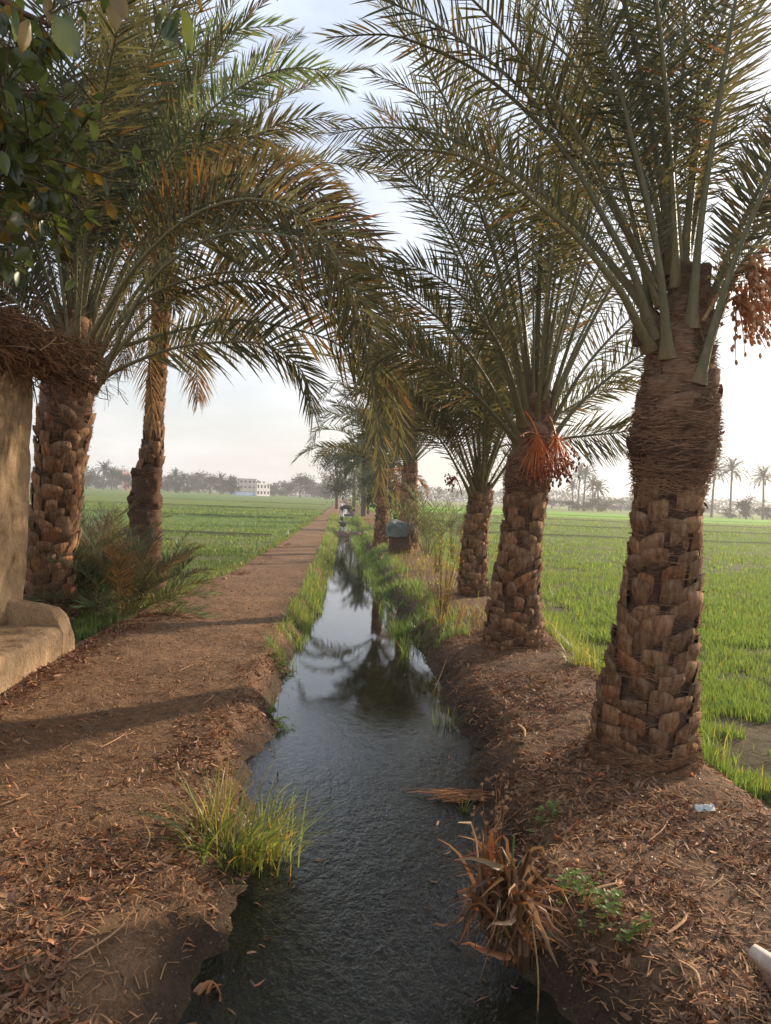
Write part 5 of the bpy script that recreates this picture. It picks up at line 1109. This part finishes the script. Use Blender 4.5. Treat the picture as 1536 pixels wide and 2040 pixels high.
# right: three tall palms
for k, (u, D, hh, key, lb) in enumerate([(1419, 175, 108, 0, 'tall far palm directly right of the foreground trunk, left of three'), (1456, 170, 112, 2, 'fullest far palm, middle of the three on the right horizon'), (1522, 172, 100, 0, 'far palm at the right frame edge, last of the three'),
      (1141, 210, 58, 1, 'shortest palm at the left of the far palm cluster'), (1152, 220, 86, 2, 'thin tall palm, left of the two tallest in the far cluster'), (1163, 215, 84, 0, 'thin tall palm, right of the two tallest in the far cluster'), (1181, 212, 64, 1, 'far cluster palm just right of the two tallest'), (1193, 208, 58, 3, 'rightmost rounded palm of the far cluster')]):
    x_, y_ = pxd(u, D); far_palm(key, x_, y_, hpx(hh, D), lb, rot=k*1.3)
for k, (u, D, hh, ww, lb) in enumerate([(1488, 165, 50, 62, 'dark rounded tree between the second and third far palms'), (1455, 175, 22, 50, 'low bush under the middle far palm'), (1530, 178, 30, 50, 'low tree at the right frame edge behind the last far palm'),
      (1135, 205, 22, 55, 'low bush at the left foot of the far palm cluster'), (1165, 200, 32, 66, 'rounded bush under the two tallest far palms'), (1200, 205, 30, 60, 'bush at the right foot of the far palm cluster'), (1238, 260, 26, 70, 'pale hazy tree right of the far palm cluster'), (1270, 300, 22, 70, 'pale hazy tree just left of the foreground trunk'),
      (1100, 260, 20, 60, 'pale hazy tree behind the second palm trunk on the right'), (1395, 320, 24, 90, 'pale hazy tree right of the foreground trunk'), (1060, 280, 20, 60, 'far hazy tree left of the second palm trunk')]):
    x_, y_ = pxd(u, D); far_tree(k % 5, x_, y_, hpx(hh, D), hpx(ww, D), lb, leaf=.34)
# left tree line
LT = [(172, 44, 36), (195, 26, 40), (232, 40, 50), (250, 30, 40), (335, 34, 44), (352, 26, 30), (375, 24, 40), (395, 40, 55), (418, 34, 44), (445, 30, 40), (462, 34, 34), (545, 22, 40), (570, 26, 46), (598, 42, 60), (625, 36, 50), (648, 30, 44), (655, 46, 40), (145, 30, 50), (300, 26, 50)]
TL = ['dark bushy tree beside the broad trunk on the left horizon', 'slim pointed tree between the two left trunks', 'rounded tree left of the unfinished brick house', 'low tree in front of the brick house', 'dark tree just right of the slender trunk',
 'small low tree second from the slender trunk to its right', 'low grey tree between slender trunk and grey house', 'widest tree midway between slender trunk and grey house', 'rounded tree after the widest one, towards the grey house', 'low tree shortly before the grey house', 'tree touching the left side of the grey house',
 'low tree just right of the white house', 'wide low tree in the gap right of the white house', 'large rounded tree halfway from white house to path end', 'tree just left of the path end trees', 'low hazy tree behind the path end', 'tallest hazy tree behind the path end',
 'hazy tree at far left behind the broad palm trunk', 'tree hidden mostly behind the slender palm trunk']
for k, (u, hh, ww) in enumerate(LT):
    D = 280+17*((k*7) % 5); x_, y_ = pxd(u, D)
    far_tree(k % 5, x_, y_, hpx(hh*1.12, D), hpx(ww*1.2, D), TL[k], leaf=.42, n_=3600)
for k, (u, hh, key, lb) in enumerate([(205, 50, 1, 'far palm with full crown between the two left trunks'), (222, 40, 3, 'shorter far palm right beside the fullest one at left'), (349, 42, 1, 'far palm just right of the slender trunk'), (366, 36, 3, 'small far palm second right of the slender trunk'), (440, 38, 1, 'far palm left of the grey house'), (458, 34, 3, 'small far palm touching the grey house')]):
    D = 290; x_, y_ = pxd(u, D); far_palm(3, x_, y_, hpx(hh*.98, D), lb, rot=k)
# distant mass
mb = MB(); r = np.random.default_rng(71); n_ = 26000; a = r.uniform(-42, 42, n_); D = r.uniform(420, 560, n_); hh = 5+7*fbm(a*.55, D*0, 4, 4); x_ = np.tan(np.radians(a))*D; Ps = np.stack([x_, D, r.random(n_)**.8*hh-.2], 1)
M = nrm(r.normal(0, 1, (n_, 3, 3)))*r.uniform(.7, 1.7, n_)[:, None, None]; mb.inst([(-.7, 0, 0), (0, .5, .1), (.7, 0, 0), (0, -.5, .1)], [[0, 1, 2, 3]], M, Ps, np.array([1, 1, 1])*r.uniform(.7, 1.3, (n_, 1))); tag(mb.build('distant_woods', FARLEAF), 'hazy band of distant trees along the whole horizon', 'woods', kind='stuff')
# houses
CONC = m_surf('grey render', [(.3, (.20, .205, .20)), (.7, (.28, .285, .28))], (.2, .2, .2), 3, .9, .2, .02, vc=False); WHT = m_surf('white render', [(.3, (.62, .61, .58)), (.7, (.72, .71, .68))], (.2, .2, .2), 3, .9, .2, .02, vc=False)
BRK = m_surf('brick render', [(.3, (.42, .26, .20)), (.7, (.55, .38, .30))], (.3, .3, .3), 3, .9, .2, .02, vc=False); DARK = m_surf('dark opening', [(.3, (.03, .035, .04)), (.7, (.06, .065, .07))], (1, 1, 1), 3, .4, .1, .01, vc=False); BLUE = m_surf('blue fence', [(.3, (.22, .30, .45)), (.7, (.30, .40, .55))], (1, 1, 1), 3, .7, .1, .01, vc=False)
def bx(mb, x0, x1, y0, y1, z0, z1, mat=0):
    V = [(x, y, z) for z in (z0, z1) for y in (y0, y1) for x in (x0, x1)]; mb.add(V, [[0, 1, 3, 2], [4, 5, 7, 6], [0, 1, 5, 4], [2, 3, 7, 6], [0, 2, 6, 4], [1, 3, 7, 5]], mat)
def house(u0, u1, v0, v1, D, m, fl, nw, label, arches=False, posts=False):
    cu = (u0+u1)/2; x_, y_ = pxd(cu, D); W_ = hpx(u1-u0, D); Hh = hpx(v1-v0, D); rt = empty('house', (x_, y_, -.15)); rt.rotation_euler.z = -math.atan2(x_, y_)+.08; tag(rt, label, 'house')
    mb = MB(); bx(mb, -W_/2, W_/2, 0, W_*.8, -.3, Hh); mb.build('wall', m, rt); mb = MB(); bx(mb, -W_/2-.25, W_/2+.25, -.25, W_*.8+.25, Hh+.003, Hh+.3); mb.build('roof', m, rt)
    fh = Hh/fl; sw = W_/nw
    for f in range(fl):
        mb = MB(); bx(mb, -W_/2-.06, W_/2+.06, -.10, -.003, f*fh-.1+.02, f*fh+.08); mb.build('floor_band', m, rt)
        for k in range(nw):
            xx = -W_/2+(k+.5)*sw; fr = MB(); q = sw*.26; zb = f*fh+fh*.32; zt_ = f*fh+fh*.78
            bx(fr, xx-q-.1, xx+q+.1, -.06, -.003, zb-.12, zb); bx(fr, xx-q-.1, xx+q+.1, -.06, -.003, zt_, zt_+.12); o = fr.build('window', WHT, rt); g_ = MB(); bx(g_, xx-q, xx+q, -.035, -.003, zb, zt_); g_.build('pane', DARK, o)
    if posts:
        for k in range(5): mb = MB(); xx = -W_/2+W_*k/4; bx(mb, xx-.12, xx+.12, .2, .45, Hh+.31, Hh+1.3); mb.build('column_stub', m, rt)
house(476, 509, 958, 990, 300, CONC, 3, 4, 'grey three storey house on the left horizon with a row of window openings'); house(511, 537, 965, 989, 305, WHT, 2, 4, 'white two storey house standing right of the grey one')
house(244, 266, 938, 972, 300, BRK, 3, 3, 'unfinished reddish brick house among trees left of the slender palm', posts=True)
mb = MB(); x_, y_ = pxd(488, 285); bx(mb, -6, 3.5, 0, .2, -.1, 1.3); o = mb.build('compound_wall', BLUE); o.location = (x_, y_, -.15); tag(o, 'pale blue boundary wall in front of the grey house', 'wall')
# row of trees along canal in the distance
x_ = at(690, 1010, 0)
rowt = [(-.5, 84, 7.4, 6.2, 'broadleaf tree with airy crown leaning over the far path end', 10), (2.2, 62, 5.2, 4.2, 'dense dark green tree on the right bank far along the canal', 11), (2.4, 48, 4.2, 3.6, 'bushy green tree on the right bank before the dense dark one', 12), (2.6, 100, 7.0, 6, 'tall tree behind the far canal trees', 10), (2.8, 36, 3.0, 2.6, 'low bushy tree on the right bank past the thin trunk', 12)]
for k, (x__, y__, h_, w__, lb, key) in enumerate(rowt):
    if key not in protos:
        mt, mc = tree_mesh(400+key, 6, 7, 7000, .17, low=.1); a = mt.build('trunk', BARK); b = mc.build('crown', [FARLEAF, BROAD][key == 11]); protos[key] = (a.data, b.data); bpy.data.objects.remove(a); bpy.data.objects.remove(b)
    far_tree(key, x__, y__, h_, w__, lb, 'trees along the far canal')
for k, (x__, y__, h_, key, lb) in enumerate([(2.6, 42, 4.2, 1, 'palm further along the right bank, small against the dark trees'), (1.6, 55, 5.4, 3, 'palm on the right bank before the far trees'), (1.2, 74, 6.6, 1, 'farthest palm along the canal, beside the airy tree')]):
    far_palm(key, x__, y__, h_, lb, 'palms far along the canal', rot=k*2)
# off-frame palm to the right whose shade falls on the near bank
rt = empty('date_palm', (3.6, 3.2, -.1)); tag(rt, 'date palm standing outside the right edge of the photograph', 'palm tree', PALMG)
cz = np.linspace(-.1, 3.2, 8); c = np.stack([cz*0.04, cz*0, cz], 1); make_trunk(rt, c, np.interp(cz, [0, 3], [.27, .2]), 81, z_fibre=2.4, fibre_n=200)
crown(rt, c[-1], 22, 82, L=(2.8, 3.3), el=(85, 50), bend=(20, 60), npair=50, Lmax=.4, wd=.035, rbase=.04, bare=.18)

# ------------------------------------------------------------------ haze
m, n, l, o_ = mat_new('haze'); pv = n.new('ShaderNodeVolumePrincipled'); pv.inputs['Density'].default_value = .0009; pv.inputs['Color'].default_value = (.93, .92, .92, 1); pv.inputs['Anisotropy'].default_value = .35
l.new(pv.outputs[0], o_.inputs['Volume'])
mb = MB(); bx(mb, -620, 620, -20, 860, -2.0, 20); tag(mb.build('haze', m), 'thin dusty haze over the fields', 'haze', kind='stuff')
